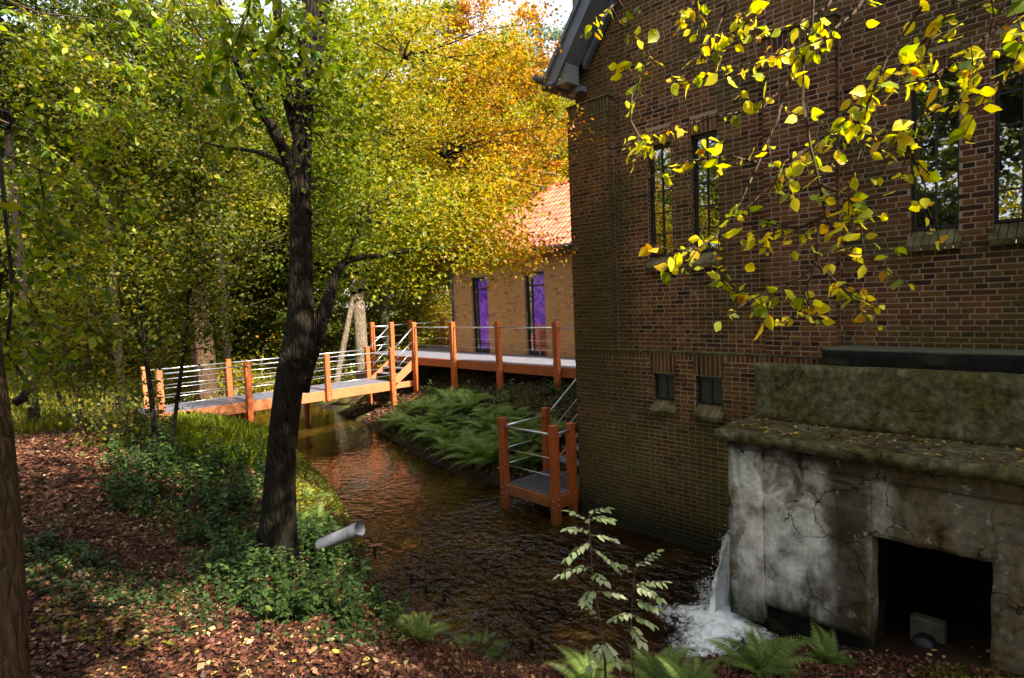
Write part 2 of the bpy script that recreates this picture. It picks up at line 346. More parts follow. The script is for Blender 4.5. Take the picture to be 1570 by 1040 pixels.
# ------------------------------------------------------------------ terrain and water
WL = np.array([(22, 48), (14, 40), (8, 33), (6.0, 26), (5.4, 21), (5.9, 17.5), (5.9, 14.5), (5.6, 12.6), (5.0, 10.3), (4.35, 8.3), (3.75, 6.8), (3.42, 5.9), (3.4, 5.1), (3.75, 4.3), (4.6, 3.5), (5.4, 2.75), (6.2, 2.3), (7.4, 2.2)])
WR = np.array([(7.9, 2.2), (7.9, 6.3), (7.75, 8.7), (7.65, 10.0), (8.0, 12.0), (8.7, 14.6), (9.3, 17.3), (9.8, 21), (11, 26), (15, 32), (21, 37), (30, 44)])
POLY = np.vstack([WL, WR])
def segdist(P, Q):
    d = np.full(len(P), 1e9)
    for a, b in zip(Q[:-1], Q[1:]):
        ab = b-a; t = np.clip(((P-a)@ab)/(ab@ab), 0, 1); d = np.minimum(d, np.linalg.norm(P-a-t[:, None]*ab, axis=1))
    return d
def inpoly(P, poly):
    x, y = P[:, 0], P[:, 1]; r = np.zeros(len(P), bool); n = len(poly)
    for i in range(n):
        x0, y0 = poly[i]; x1, y1 = poly[(i+1) % n]
        if y0 == y1: continue
        c = ((y0 > y) != (y1 > y)) & (x < (x1-x0)*(y-y0)/(y1-y0)+x0); r ^= c
    return r
def vnoise(x, y):
    return (np.sin(x*1.3+np.sin(y*.9)*1.7)+np.sin(y*1.7+np.sin(x*1.1+2)*1.5)+.5*np.sin(x*3.1+y*2.3)+.4*np.sin(y*4.3-x*3.7+1))/2.9
def ground(x, y):
    x = np.atleast_1d(np.asarray(x, float)); y = np.atleast_1d(np.asarray(y, float)); P = np.stack([x, y], 1)
    dl = segdist(P, WL); dr = segdist(P, WR); ins = inpoly(P, POLY)
    right = dr < dl
    far = np.clip((y-12)/4, 0, 1)
    zl = 1.12*(1-np.exp(-dl/.85))+.13*np.minimum(dl, 4.5)
    zl = zl*(1-.20*far); 
    k = np.clip((x-4.2)/1.2, 0, 1)*np.clip((2.8-y)/.8, 0, 1); k2 = np.clip((x-1.9)/1.0, 0, 1)*np.clip((5.0-y)/1.0, 0, 1); zl = zl*(1-np.maximum(.62*k, .48*k2))
    zr = np.where(dr < 3, .42*dr+.06, 1.32+.27*np.clip(dr-3, 0, 2.2)); zr = np.minimum(zr, 1.9)
    z = np.where(right, zr, zl)
    z = z+.05*vnoise(x, y)*np.clip(np.minimum(dl, dr), 0, 1)
    z = np.where(ins, -np.minimum(.6, .5*np.minimum(dl, dr)), z)
    return z
def gz(x, y): return float(ground(x, y)[0])
def spaced(lo, hi, c, n, near):
    t = np.linspace(-1, 1, n); s = np.sinh(t*near)/np.sinh(near)
    return np.where(s < 0, c+s*(c-lo), c+s*(hi-c))
gx = spaced(-90, 110, 4.5, 330, 4.2); gy = spaced(-90, 130, 7.5, 360, 4.0)
X, Y = np.meshgrid(gx, gy); Z = ground(X.ravel(), Y.ravel())
V = np.stack([X.ravel(), Y.ravel(), Z], 1); nx, ny = len(gx), len(gy)
ii, jj = np.meshgrid(np.arange(nx-1), np.arange(ny-1)); a0 = (jj*nx+ii).ravel()
F = np.stack([a0, a0+1, a0+nx+1, a0+nx], 1)
g = link('ground', np_mesh('ground', V, F, np.zeros(len(V)), True), None, M['soil'])
tag(g, 'leaf strewn earth banks rising on both sides of the stream', kind='structure')
mb = MB(); mb.add([(-20, -20, 0), (60, -20, 0), (60, 80, 0), (-20, 80, 0)], [(0, 1, 2, 3)])
wt = mb.build('stream_water', M['stream_water']); tag(wt, 'dark amber rippling water of the stream', kind='structure')

# ------------------------------------------------------------------ brick laying
def brick_shape(l, h, d, seed, ax='y'):
    """a brick with chamfered, slightly uneven front edges; front faces -X, centred in y and z, back at x=0"""
    r = random.Random(seed); c = .005; j = lambda: r.uniform(-.0025, .0025)
    v = []
    for x, k in ((0, 0), (-d+c, 0), (-d, c)):
        for y, z in ((-1, -1), (1, -1), (1, 1), (-1, 1)):
            v.append((x+(j() if k else 0), y*(l/2-k)+j(), z*(h/2-k)+j()))
    f = [(8, 11, 10, 9)]
    for i in range(4):
        n = (i+1) % 4
        f += [(i, i+4, n+4, n), (i+4, i+8, n+8, n+4)]
    return v, f
def lay_wall(rects, holes, x0, pitch, st, hd, jt, seed, bond='cross'):
    """list of (y, z, length, height) of bricks in cross bond filling rects minus holes; coordinates y,z"""
    r = random.Random(seed); out = []
    for (ya, yb, za, zb) in rects:
        n = max(1, round((zb-za)/pitch)); p = (zb-za)/n
        for c in range(n):
            zc = za+p*(c+.5); row = int(round(zc/pitch))
            L = st if row % 2 == 0 else hd
            off = 0 if row % 2 == 0 else (hd/2+jt/2)
            if row % 4 == 2: off += (hd+jt)
            # spans left after the holes of this course are cut out
            spans = [(ya, yb)]
            for (ha, hb, hz0, hz1) in holes:
                if hz0-.01 < zc < hz1+.01:
                    ns = []
                    for (s0, s1) in spans:
                        if hb <= s0 or ha >= s1: ns.append((s0, s1)); continue
                        if ha > s0: ns.append((s0, ha))
                        if hb < s1: ns.append((hb, s1))
                    spans = ns
            for (s0, s1) in spans:
                y = math.floor((s0-off)/(L+jt))*(L+jt)+off
                while y < s1:
                    b0, b1 = max(y, s0+.001), min(y+L, s1-.001)
                    if b1-b0 > .02: out.append(((b0+b1)/2, zc, b1-b0, p-jt))
                    y += L+jt
    return out
BM = {}
def bmesh_for(l, h, d, k):
    key = (round(l, 3), round(h, 3), round(d, 3), k)
    if key not in BM:
        mb = MB(); v, f = brick_shape(l, h, d, hash(key) & 0xffff); mb.add(v, f, k/5); BM[key] = mb.mesh('brick')
    return BM[key]

# ------------------------------------------------------------------ the mill
mill = thing('brick_mill_building', 'tall dark brick mill gable standing in the water, with narrow black steel windows', 'mill', (7.6, 2.5, 0))
XP, XF, YC, YE = 7.50, 7.64, 6.48, -.80      # pilaster plane, panel plane, left corner, right end
wall = MB()
# mortar backing: 12 mm behind the brick faces (upper panel, pilasters, base), with window reveals cut out
wins = [(4.66, 5.07), (3.94, 4.35), (1.30, 1.73), (.59, 1.02)]; WZ0, WZ1 = 4.28, 5.90
smalls = [(4.60, 4.97), (3.87, 4.27)]; SZ0, SZ1 = 2.14, 2.54
def wall_with_holes(mb, x0, x1, ya, yb, za, zb, holes):
    ys = sorted({ya, yb}|{h[0] for h in holes}|{h[1] for h in holes}); zs = sorted({za, zb}|{h[2] for h in holes}|{h[3] for h in holes})
    ys = [y for y in ys if ya <= y <= yb]; zs = [z for z in zs if za <= z <= zb]
    for a, b in zip(ys[:-1], ys[1:]):
        run = None
        for c, d in zip(zs[:-1], zs[1:]):
            m_ = ((a+b)/2, (c+d)/2); hole = any(h[0] < m_[0] < h[1] and h[2] < m_[1] < h[3] for h in holes)
            if hole:
                if run: mb.box(x0, x1, a, b, run[0], run[1]); run = None
            else: run = (run[0], d) if run else (c, d)
        if run: mb.box(x0, x1, a, b, run[0], run[1])
mtr = .005
holes_up = [(a, b, WZ0-.22, WZ1) for a, b in wins]; holes_lo = [(a, b, SZ0-.17, SZ1) for a, b in smalls]
wall_with_holes(wall, XF+mtr, XF+.30, -4, 5.66, 2.86, 8.9, holes_up)
wall.box(XF+mtr, XF+.30, 5.66, 6.40, 6.80, 8.9)
pil = [(5.66, YC), (2.43, 3.27), (-.80, .04)]
for a, b in pil: wall.box(XP+mtr, XF+.29, a+mtr, b-mtr, 2.86, 6.79)
wall_with_holes(wall, XP+mtr, XF+.30, -4, YC-mtr, -.6, 2.855, holes_lo)
wall.box(XF+.3, 11.4, 6.15, YC-mtr, -.6, 7.2)         # side wall facing upstream
wall.build('mortar_wall', M['mortar'], mill)
T = .0  # brick list: (xface, y, z, len, h, depth)
bricks = []
P_, ST, HD, J = .0622, .208, .100, .0115
for y, z, l, h in lay_wall([(-2.6, -.8, 2.87, 8.7), (0.04, 2.43, 2.87, 8.7), (3.27, 5.66, 2.87, 8.7)], [(a, b, WZ0-.02, WZ1+.22) for a, b in wins]+[(a, b, WZ0-.22, WZ0-.02) for a, b in wins], XF, P_, ST, HD, J, 3): bricks.append((XF, y, z, l, h))
for y, z, l, h in lay_wall([(2.43, 3.27, 6.80, 8.9), (5.66, 6.40, 6.80, 8.9), (-.8, .04, 6.8, 8.7)], [], XF, P_, ST, HD, J, 3): bricks.append((XF, y, z, l, h))
for a, b in pil:
    for y, z, l, h in lay_wall([(a, b, 2.87, 6.58)], [], XP, P_, ST, HD, J, 4): bricks.append((XP, y, z, l, h))
    n = int((b-a)/.063)
    for i in range(n): bricks.append((XP, a+(i+.5)*(b-a)/n, 6.685, (b-a)/n-J, .195))
# base, under a soldier course
for y, z, l, h in lay_wall([(-2.6, YC, -.2, 2.745)], [(a, b, SZ0-.17, SZ1+.20) for a, b in smalls], XP, P_, ST, HD, J, 5): bricks.append((XP, y, z, l, h))
n = int((YC+.8)/.0635)
for i in range(-28, n):
    yy = -.8+(i+.5)*(YC+.8)/n
    if not any(a-.05 < yy < b+.05 for a, b in smalls): bricks.append((XP, yy, 2.80, (YC+.8)/n-J, .092))
for a, b in wins:                     # soldier lintels
    n = 7
    for i in range(n): bricks.append((XF, a-.03+(i+.5)*(b-a+.06)/n, WZ1+.11, (b-a+.06)/n-J, .205))
for a, b in smalls:
    n = 7
    for i in range(n): bricks.append((XP, a-.04+(i+.5)*(b-a+.08)/n, SZ1+.155, (b-a+.08)/n-J, .29))
# the lintel gaps in the upper panel beside the lintel are closed by the course bricks; side faces of the pilasters and the corner
bricks = [b for b in bricks if not (b[0] == XF and 8.0 < b[2] and b[1] > 6.25-(b[2]-7.53)*.80+.10)]
def px(b): 
    u, v = project(np.array([[b[0], b[1], b[2]]])); return float(u[0]), float(v[0])
def seen(b):
    u, v = px(b); return -10 < u < 1580 and -10 < v < 1050 and not (u > 1165 and v > 640) and not (u > 1270 and v > 545)
inv = [(b, math.hypot(b[0], b[1])+abs(b[2]-H)*.3-b[3]*2) for b in bricks if seen(b)]
inv.sort(key=lambda q: q[1])
single = [q[0] for q in inv[:292]]; sset = set(map(id, single))
for i, (x, y, z, l, h) in enumerate(single):
    me = bmesh_for(l, h, .02, i % 5); o = link('brick', me, None, M['brick'])
    o.location = (x+.02+random.uniform(-.0015, .0015), y, z); o.rotation_euler = (random.uniform(-.012, .012), 0, random.uniform(-.008, .008)); keep(o, mill)
mb = MB()
for b in bricks:
    if id(b) in sset: continue
    x, y, z, l, h = b; v, f = brick_shape(l, h, .02, int(y*1000+z*77777) & 0xffff)
    t_ = random.uniform(-.0015, .0015); a = random.uniform(-.010, .010)
    mb.add([(x+.02+p[0]+t_, y+p[1]-p[2]*a, z+p[2]+p[1]*a) for p in v], f)
# return faces of the pilasters (facing -Y) and the upstream side face bricks (facing +Y)
for yf, sgn, xa, xb, za, zb in [(5.66, -1, XP+.022, XF, 2.87, 6.78), (2.43, -1, XP+.022, XF, 2.87, 6.78), (YC, 1, XP+.022, 11.3, -.1, 6.78)]:
    n = int((zb-za)/P_)
    for c in range(n):
        zc = za+(c+.5)*(zb-za)/n; x = xa
        while x < xb-.02:
            l = min(.208 if c % 2 else .1, xb-x); mb.box(x+.002, x+l-.009, min(yf-.001*sgn, yf-.02*sgn), max(yf-.001*sgn, yf-.02*sgn), zc-.0255, zc+.0255); x += l
for (a, b), z0, z1, xf in [(w_, WZ0-.22, WZ1, XF) for w_ in wins]+[(w_, SZ0-.17, SZ1, XP) for w_ in smalls]:    # jambs
    n = int((z1-z0)/P_)
    for c in range(n):
        zc = z0+(c+.5)*(z1-z0)/n; l = .085 if c % 2 else .045
        for yy, sg in ((a, 1), (b, -1)):
            mb.box(xf+.021, xf+.021+l, min(yy-.01*sg, yy+.003*sg), max(yy-.01*sg, yy+.003*sg), zc-.0255, zc+.0255)
            if l < .08: mb.box(xf+.075, xf+.105, min(yy-.01*sg, yy+.003*sg), max(yy-.01*sg, yy+.003*sg), zc-.0255, zc+.0255)
rest = mb.build('brick_courses', M['brick'], mill); rest['kind'] = 'stuff'
# thin weathered ledge on the base
mb = MB(); mb.bbox(XP-.012, XF+.0, -4, YC+.01, 2.852, 2.874, .006); mb.build('ledge', M['mossy_concrete'], mill)
for a, b in pil:
    mb = MB(); mb.bbox(XP-.02, XF+.02, a-.02, b+.02, 6.785, 6.815, .008); mb.build('pilaster_cap', M['mossy_concrete'], mill)
def steel_window(y0, y1, z0, z1, xf, rows, cols, glassmat, slope_h, n_s):
    fr = MB(); xr = xf+.085; t = .028
    fr.box(xr, xr+.05, y0, y0+t, z0, z1); fr.box(xr, xr+.05, y1-t, y1, z0, z1); fr.box(xr, xr+.05, y0+t, y1-t, z0, z0+t); fr.box(xr, xr+.05, y0+t, y1-t, z1-.055, z1)
    for i in range(1, rows):
        zz = z0+(z1-z0-.03)*i/rows; fr.box(xr+.008, xr+.042, y0+t, y1-t, zz-.008, zz+.008)
    for i in range(1, cols):
        yy = y0+(y1-y0)*i/cols; fr.box(xr+.005, xr+.045, yy-.009, yy+.009, z0+t, z1-.055)
    w_ = fr.build('window', M['frame_black'], mill)
    for i in range(rows):
        for j in range(cols):
            za = z0+(z1-z0-.03)*i/rows; zb = z0+(z1-z0-.03)*(i+1)/rows; ya = y0+(y1-y0)*j/cols; yb = y0+(y1-y0)*(j+1)/cols
            pm = MB(); tl = random.uniform(-.0022, .0022); t2 = random.uniform(-.0022, .0022)
            pm.add([(xr+.024+tl, ya, za), (xr+.024-tl, yb, za), (xr+.024-tl+t2, yb, zb), (xr+.024+tl+t2, ya, zb)], [(0, 3, 2, 1)])
            keep(pm.build('pane', glassmat), w_)
    rv = MB(); rv.box(xr+.3, xr+.31, y0-.1, y1+.1, z0-.1, z1+.1); keep(rv.build('dark_backing', M['interior_dark']), w_)  # near-black sheet stands in for the unlit room behind the panes
    # lintel underside strip (pale) and sloping sill of bricks on edge
    ls = MB(); ls.box(xr-.012, xr+.02, y0+.02, y1-.02, z1-.045, z1-.004); keep(ls.build('head_strip', M['zinc_dark']), w_)
    for i in range(n_s):
        ya = y0-.03+(y1-y0+.06)*i/n_s; yb = ya+(y1-y0+.06)/n_s-.007; j = random.uniform(-.004, .004)
        sb = MB(); a = slope_h
        sb.prism([(xr+.03, z0-.002), (xf-.075+j, z0-a+j), (xf-.062+j, z0-a-.062+j), (xr+.03, z0-.07)], 1, ya, yb)
        keep(sb.build('sill_brick', M['sill_brick_mat']), w_)
for a, b in wins: steel_window(a, b, WZ0, WZ1, XF, 5, 2, M['window_glass'], .17, 7)
for a, b in smalls: steel_window(a, b, SZ0, SZ1, XP, 1, 2, M['matt_glass'], .15, 7)
# roof: ridge along X above y=2.84
RS = 1.255
def roofz(y, off=0): return 7.32+(6.62-abs(y-2.84)-2.84)*RS+off if False else 7.30+(3.74-abs(y-2.84))*RS+off
rm = MB()
for sgn in (1, -1):
    ye = 2.84+sgn*3.80
    rm.prism([(2.84, roofz(2.84)), (ye, roofz(ye)), (ye, roofz(ye)-.10), (2.84, roofz(2.84)-.10)], 0, 7.12, 11.8)
rm.build('roof', M['zinc_dark'], mill)
bm = MB()
for sgn in (1, -1):
    ye = 2.84+sgn*3.74
    bm.prism([(2.84, roofz(2.84)-.10), (ye, roofz(ye)-.10), (ye, roofz(ye)-.19), (ye-sgn*.23/RS, roofz(ye)-.19), (2.84, roofz(2.84)-.42)], 0, 7.14, 7.165)
    bm.prism([(2.84, roofz(2.84)-.03), (ye, roofz(ye)-.03), (ye, roofz(ye)-.12), (2.84, roofz(2.84)-.12)], 0, 7.10, 7.138)
bm.build('barge_board', M['barge_paint'], mill)
sm = MB()
y1 = 6.20
sm.prism([(2.84, roofz(2.84)-.36), (y1, roofz(y1)-.36), (y1, roofz(y1)-.42), (2.84, roofz(2.84)-.42)], 0, 7.17, 7.50)
sm.prism([(y1+.002, roofz(y1)-.36), (y1+.28, roofz(y1)-.62), (y1+.28, roofz(y1)-.70), (y1-.02, roofz(y1)-.70), (y1-.02, roofz(y1)-.44)], 0, 7.19, 7.48)
sm.build('soffit', M['soffit_paint'], mill)
sm = MB(); sm.prism([(2.84, roofz(2.84)-.44), (6.12, roofz(6.12)-.44), (6.10, roofz(6.1)-.58), (2.84, roofz(2.84)-.58)], 0, 7.50, 7.585)
sm.box(7.45, 7.59, 6.12, 6.40, 6.98, 7.06); sm.build('frieze_board', M['barge_paint'], mill)
gm = MB(); gm.tube([(7.02, 6.70, 7.24), (11.8, 6.70, 7.20)], .065, 12); gm.box(7.12, 11.6, 6.44, 6.66, 7.06, 7.16); gm.build('gutter', M['zinc_dark'], mill, True)

# ------------------------------------------------------------------ sluice block beside the mill
def rough_box(x0, x1, y0, y1, z0, z1, seg, amp, seed=0, faces='all'):
    import bmesh
    bm = bmesh.new(); bmesh.ops.create_cube(bm, size=1)
    n = [max(1, int((x1-x0)/seg)), max(1, int((y1-y0)/seg)), max(1, int((z1-z0)/seg))]
    bm.free(); mb = MB(); idx = {}
    def vid(i, j, k):
        if (i, j, k) not in idx:
            x = x0+(x1-x0)*i/n[0]; y = y0+(y1-y0)*j/n[1]; z = z0+(z1-z0)*k/n[2]
            d = noise.noise_vector(Vector((x*5+seed, y*5, z*5)))*amp+noise.noise_vector(Vector((x*19, y*19+seed, z*19)))*amp*.5
            idx[(i, j, k)] = len(mb.v); mb.v.append((x+d.x, y+d.y, z+d.z)); mb.a.append(.5)
        return idx[(i, j, k)]
    for i in range(n[0]):
        for j in range(n[1]):
            mb.f.append((vid(i, j, 0), vid(i, j+1, 0), vid(i+1, j+1, 0), vid(i+1, j, 0))); mb.f.append((vid(i, j, n[2]), vid(i+1, j, n[2]), vid(i+1, j+1, n[2]), vid(i, j+1, n[2])))
    for i in range(n[0]):
        for k in range(n[2]):
            mb.f.append((vid(i, 0, k), vid(i+1, 0, k), vid(i+1, 0, k+1), vid(i, 0, k+1))); mb.f.append((vid(i, n[1], k), vid(i, n[1], k+1), vid(i+1, n[1], k+1), vid(i+1, n[1], k)))
    for j in range(n[1]):
        for k in range(n[2]):
            mb.f.append((vid(0, j, k), vid(0, j, k+1), vid(0, j+1, k+1), vid(0, j+1, k))); mb.f.append((vid(n[0], j, k), vid(n[0], j+1, k), vid(n[0], j+1, k+1), vid(n[0], j, k+1)))
    mb.n = len(mb.v); return mb
sl_ = thing('sluice_block', 'stained plaster sluice block with mossy slab top and square black opening', 'sluice', (6.1, 1.2, 0))
XS = 6.08
rough_box(XS-.055, XS+.35, 2.70, 3.06, .14, 2.08, .05, .010, 1).build('pilaster', M['plaster'], sl_, True)
rough_box(XS, XS+.25, 1.69, 2.72, .33, 2.08, .05, .012, 2).build('wall', M['plaster'], sl_, True)
rough_box(XS+.005, XS+.25, -2.7, .80, .15, 2.08, .06, .012, 3).build('wall', M['plaster'], sl_, True)
rough_box(XS+.003, XS+.25, .78, 1.71, 1.36, 2.08, .05, .014, 4).build('lintel', M['plaster'], sl_, True)
rough_box(XS-.02, XS+.2, -2.7, 2.68, 1.90, 2.09, .06, .010, 14).build('cornice', M['plaster'], sl_, True)
rough_box(XS+.15, 7.45, 2.72, 3.03, -.5, 2.08, .12, .01, 5).build('side_wall', M['plaster'], sl_, True)
rough_box(XS+.07, XS+.5, 1.70, 3.0, -.5, .5, .07, .03, 6).build('footing', M['dark_concrete'], sl_, True)  # near-black colour stands in for the shaded gap under the wall
mb = MB(); mb.box(7.2, 7.3, -.2, 2.7, -.3, 2.05); mb.box(6.34, 7.2, 1.72, 1.80, -.3, 2.05); mb.box(6.34, 7.2, .68, .76, -.3, 2.05); mb.box(6.34, 7.3, .7, 1.8, 1.45, 2.05); mb.build('chamber', M['interior_dark'], sl_)  # walls coloured near black for the shade inside the opening
rough_box(5.93, 7.49, -2.8, 3.17, 2.09, 2.20, .06, .014, 7).build('slab', M['mossy_concrete'], sl_, True)
rough_box(6.74, 6.92, -2.8, 3.07, 2.19, 2.85, .07, .008, 8).build('parapet', M['mossy_concrete'], sl_, True)
for (yy, zz, l) in [(1.93, 1.86, .2), (2.13, 1.90, .16), (1.78, 1.83, .12), (1.95, 1.79, .22), (1.70, 1.77, .15)]:
    v, f = brick_shape(l, .05, .07, int(yy*100)); mb = MB(); mb.add([(XS+.035+p[0], yy+p[1], zz+p[2]+p[1]*.06) for p in v], f); mb.build('brick', M['plaster'], sl_)
tb = rough_box(7.02, 7.49, -2.8, 2.42, 2.78, 3.02, .08, .008, 9); o = tb.build('stone_block', M['dark_concrete'], None, True)
tag(o, 'black concrete block with grey top lying behind the mossy parapet', 'block')
pb = thing('drain_pipe', 'pale concrete collar with black round pipe inside the square opening', 'drain pipe', (6.5, 1.15, .2))
mb = MB(); mb.bbox(6.40, 6.52, 1.17, 1.45, .10, .54, .01); mb.build('collar', M['cream_wall'], pb)
mb = MB(); mb.tube([(6.26, 1.32, .32), (6.41, 1.32, .32)], .10, 20); mb.build('pipe', M['rubber_black'], pb, True)

# ------------------------------------------------------------------ waterfall and foam
NU, NV = 18, 34; Vv = []; Aa = []
for i in range(NU):
    u = i/(NU-1)
    for j in range(NV):
        t = j/(NV-1); x = 6.85-.28*u-.52*t**.8-.10*u*t; y = 3.14+.10*u+.10*t+.05*sin(u*9+t*3); zz = .93-.93*t**1.7+.02*sin(u*14)
        q = noise.noise(Vector((x*9, y*9, zz*3)))*.05*t; Vv.append((x+q, y+q+.05*noise.noise(Vector((x*20, u*8, zz*6))), zz)); Aa.append(-.05+.85*t-.45*abs(u-.6)+.25*random.random())
Ff = [(i*NV+j, (i+1)*NV+j, (i+1)*NV+j+1, i*NV+j+1) for i in range(NU-1) for j in range(NV-1)]
wf = link('waterfall', np_mesh('waterfall', np.array(Vv), np.array(Ff), np.array(Aa), True), None, M['falling_water']); tag(wf, 'thin white jet of water falling beside the corner of the plaster block', 'waterfall')
n = 90; fx = np.linspace(4.75, 6.9, n); fy = np.linspace(2.3, 4.3, n); X, Y = np.meshgrid(fx, fy); X = X.ravel(); Y = Y.ravel()
cx, cy = 6.05, 3.12; dd = np.hypot((X-cx)/1.05, (Y-cy)/.62)*(1+.25*np.sin(np.arctan2(Y-cy, X-cx)*5+1))
A = np.clip(1.05-dd, -.4, 1.0); zz = np.array([.012+.05*max(0, a)*(1+1.4*noise.noise(Vector((x*8, y*8, 0)))) for a, x, y in zip(A, X, Y)])
ii, jj = np.meshgrid(np.arange(n-1), np.arange(n-1)); a0 = (jj*n+ii).ravel(); F = np.stack([a0, a0+1, a0+n+1, a0+n], 1)
F = F[A[F].max(axis=1) > -.25]
dm = MB()
for _ in range(420):
    t = random.random(); r_ = random.uniform(.003, .010); p = Vector((6.62-.42*t+random.gauss(0, .05+.09*t), 3.22+.06*t+random.gauss(0, .04+.10*t), max(.03, .93-.93*t**1.7+random.gauss(0, .06)+.10*(t > .85)*random.random())))
    q = [Vector((0, 0, 1.8)), Vector((1, 0, -.5)), Vector((-.5, .87, -.5)), Vector((-.5, -.87, -.5))]; dm.add([p+v_*r_ for v_ in q], [(0, 1, 2), (0, 2, 3), (0, 3, 1), (1, 3, 2)], 1)
simple('spray_white', (.9, .9, .92), .3, .5)
do = dm.build('spray_drops', M['spray_white'], wf); do['kind'] = 'stuff'
fo = link('foam', np_mesh('foam', np.stack([X, Y, zz], 1), F, A, True), None, M['white_water']); tag(fo, 'white churned foam spreading where the jet hits the water', 'foam', kind='stuff')

# ------------------------------------------------------------------ timber decks
def post(parent, x, y, z0, z1, s=.14, mat='hardwood', bolts=()):
    mb = MB(); mb.bbox(x-s/2, x+s/2, y-s/2, y+s/2, z0, z1, .012); o = mb.build('post', M[mat], parent)
    for zz in bolts:
        b_ = MB(); b_.tube([(x-s/2-.006, y, zz), (x-s/2+.004, y, zz)], .011, 8); b_.tube([(x, y-s/2-.006, zz+.03), (x, y-s/2+.004, zz+.03)], .011, 8); keep(b_.build('bolt', M['steel'], None, True), o)
    return o
def rail(parent, a, b, r=.021, name='handrail'):
    mb = MB(); mb.tube([a, b], r, 8); return mb.build(name, M['steel'], parent, True)
def cables(parent, a, b, zs, r=.006):
    for z in zs:
        rail(parent, (a[0], a[1], a[2]+z), (b[0], b[1], b[2]+z), r, 'wire')
def board(parent, x0, x1, y0, y1, z1, th=.035, name='deck_board'):
    mb = MB(); mb.bbox(x0, x1, y0, y1, z1-th, z1+random.uniform(-.002, .002), .004); return mb.build(name, M['deck_board_mat'], parent)
# footbridge
fb = thing('footbridge', 'low timber footbridge with steel wire railings crossing the stream behind the big dark trunk', 'footbridge', (7, 17.2, 1.2))
BZ = 1.28; bx0, bx1, by0, by1 = 3.2, 10.10, 16.62, 17.95
x = bx0
while x < bx1-.05: board(fb, x, min(x+.138, bx1), by0+.01, by1-.01, BZ); x += .145
for yy in (by0-.035, by1): 
    for xa, xb in ((3.2, 5.25), (5.25, 10.12)):
        mb = MB(); mb.bbox(xa+.002, xb-.002, yy, yy+.045, BZ-.30, BZ-.012, .006); mb.build('fascia', M['weathered_wood' if yy < 17 else 'hardwood'], fb)
bp = [3.5, 5.6, 7.88, 10.10]
for yy in (by0-.11, by1+.11):
    for x in bp: post(fb, x, yy, gz(x, yy)-.3 if x != 7.88 or yy > 17 else BZ-.32, BZ+1.09, .15, 'hardwood' if (x > 4) else 'weathered_wood', (BZ-.09, BZ-.22) if yy < 17 else ())
    for a, b in zip(bp[:-1], bp[1:]):
        rail(fb, (a+.07, yy, BZ+.98), (b-.07, yy, BZ+.98)); cables(fb, (a+.07, yy, BZ), (b-.07, yy, BZ), (.20, .45, .70), .008)
mb = MB(); mb.box(5.0, 6.2, 17.9, 18.0, BZ-.95, BZ-.31); mb.build('abutment', M['hardwood'], fb)
# upper deck
ud = thing('raised_deck', 'raised timber deck on tall posts with wire railing in front of the orange annex', 'deck', (12, 13, 1.9))
DZ = 1.98; dx0, dx1, dy0, dy1 = 11.10, 13.10, 6.8, 17.95
y = dy0
while y < dy1-.05: board(ud, dx0, dx1, y, min(y+.138, dy1), DZ); y += .145
y = dy1+.002
while y < 19.8: board(ud, dx0, 15.2, y, min(y+.138, 19.9), DZ); y += .145
x = dx1+.002
y = 17.22
while y < dy1: board(ud, x, 15.2, y, min(y+.138, dy1-.004), DZ); y += .145
segs = [(6.8, 10.1), (10.1, 12.3), (12.3, 14.4), (14.4, 16.5)]
for a, b in segs:
    mb = MB(); mb.bbox(dx0-.045, dx0, a+.002, b-.002, DZ-.26, DZ-.012, .006); mb.build('fascia', M['hardwood'], ud)
mb = MB(); mb.bbox(dx0-.045, dx0, 16.5, 18.05, DZ-.2, DZ-.012, .006); mb.build('fascia', M['hardwood'], ud)
up = [8.0, 10.1, 12.3, 14.4, 16.5]
for y in up: post(ud, dx0-.11, y, gz(dx0, y)-.3, DZ+1.17, .15, 'hardwood', (DZ-.07, DZ-.19))
for a, b in zip(up[:-1], up[1:]):
    rail(ud, (dx0-.11, a+.07, DZ+1.0), (dx0-.11, b-.07, DZ+1.0)); cables(ud, (dx0-.11, a+.07, DZ), (dx0-.11, b-.07, DZ), (.22, .42, .66), .005)
for (x, y) in [(11.08, 18.02), (11.05, 19.3), (13.1, 19.85), (14.7, 19.9)]: post(ud, x, y, gz(x, y)-.3 if x < 12 else DZ-.2, DZ+1.17, .15)
for a, b in [((11.08, 18.02), (11.05, 19.3)), ((11.05, 19.3), (13.1, 19.85)), ((13.1, 19.85), (14.7, 19.9)), ((14.7, 19.9), (16.4, 19.9))]:
    rail(ud, (*a, DZ+1.0), (*b, DZ+1.0)); cables(ud, (*a, DZ), (*b, DZ), (.3, .6))
mb = MB()
for y in np.arange(7.5, 19, 1.3): mb.box(dx0+.02, 13.0, y, y+.07, DZ-.22, DZ-.04)
mb.build('joist', M['hardwood'], ud)
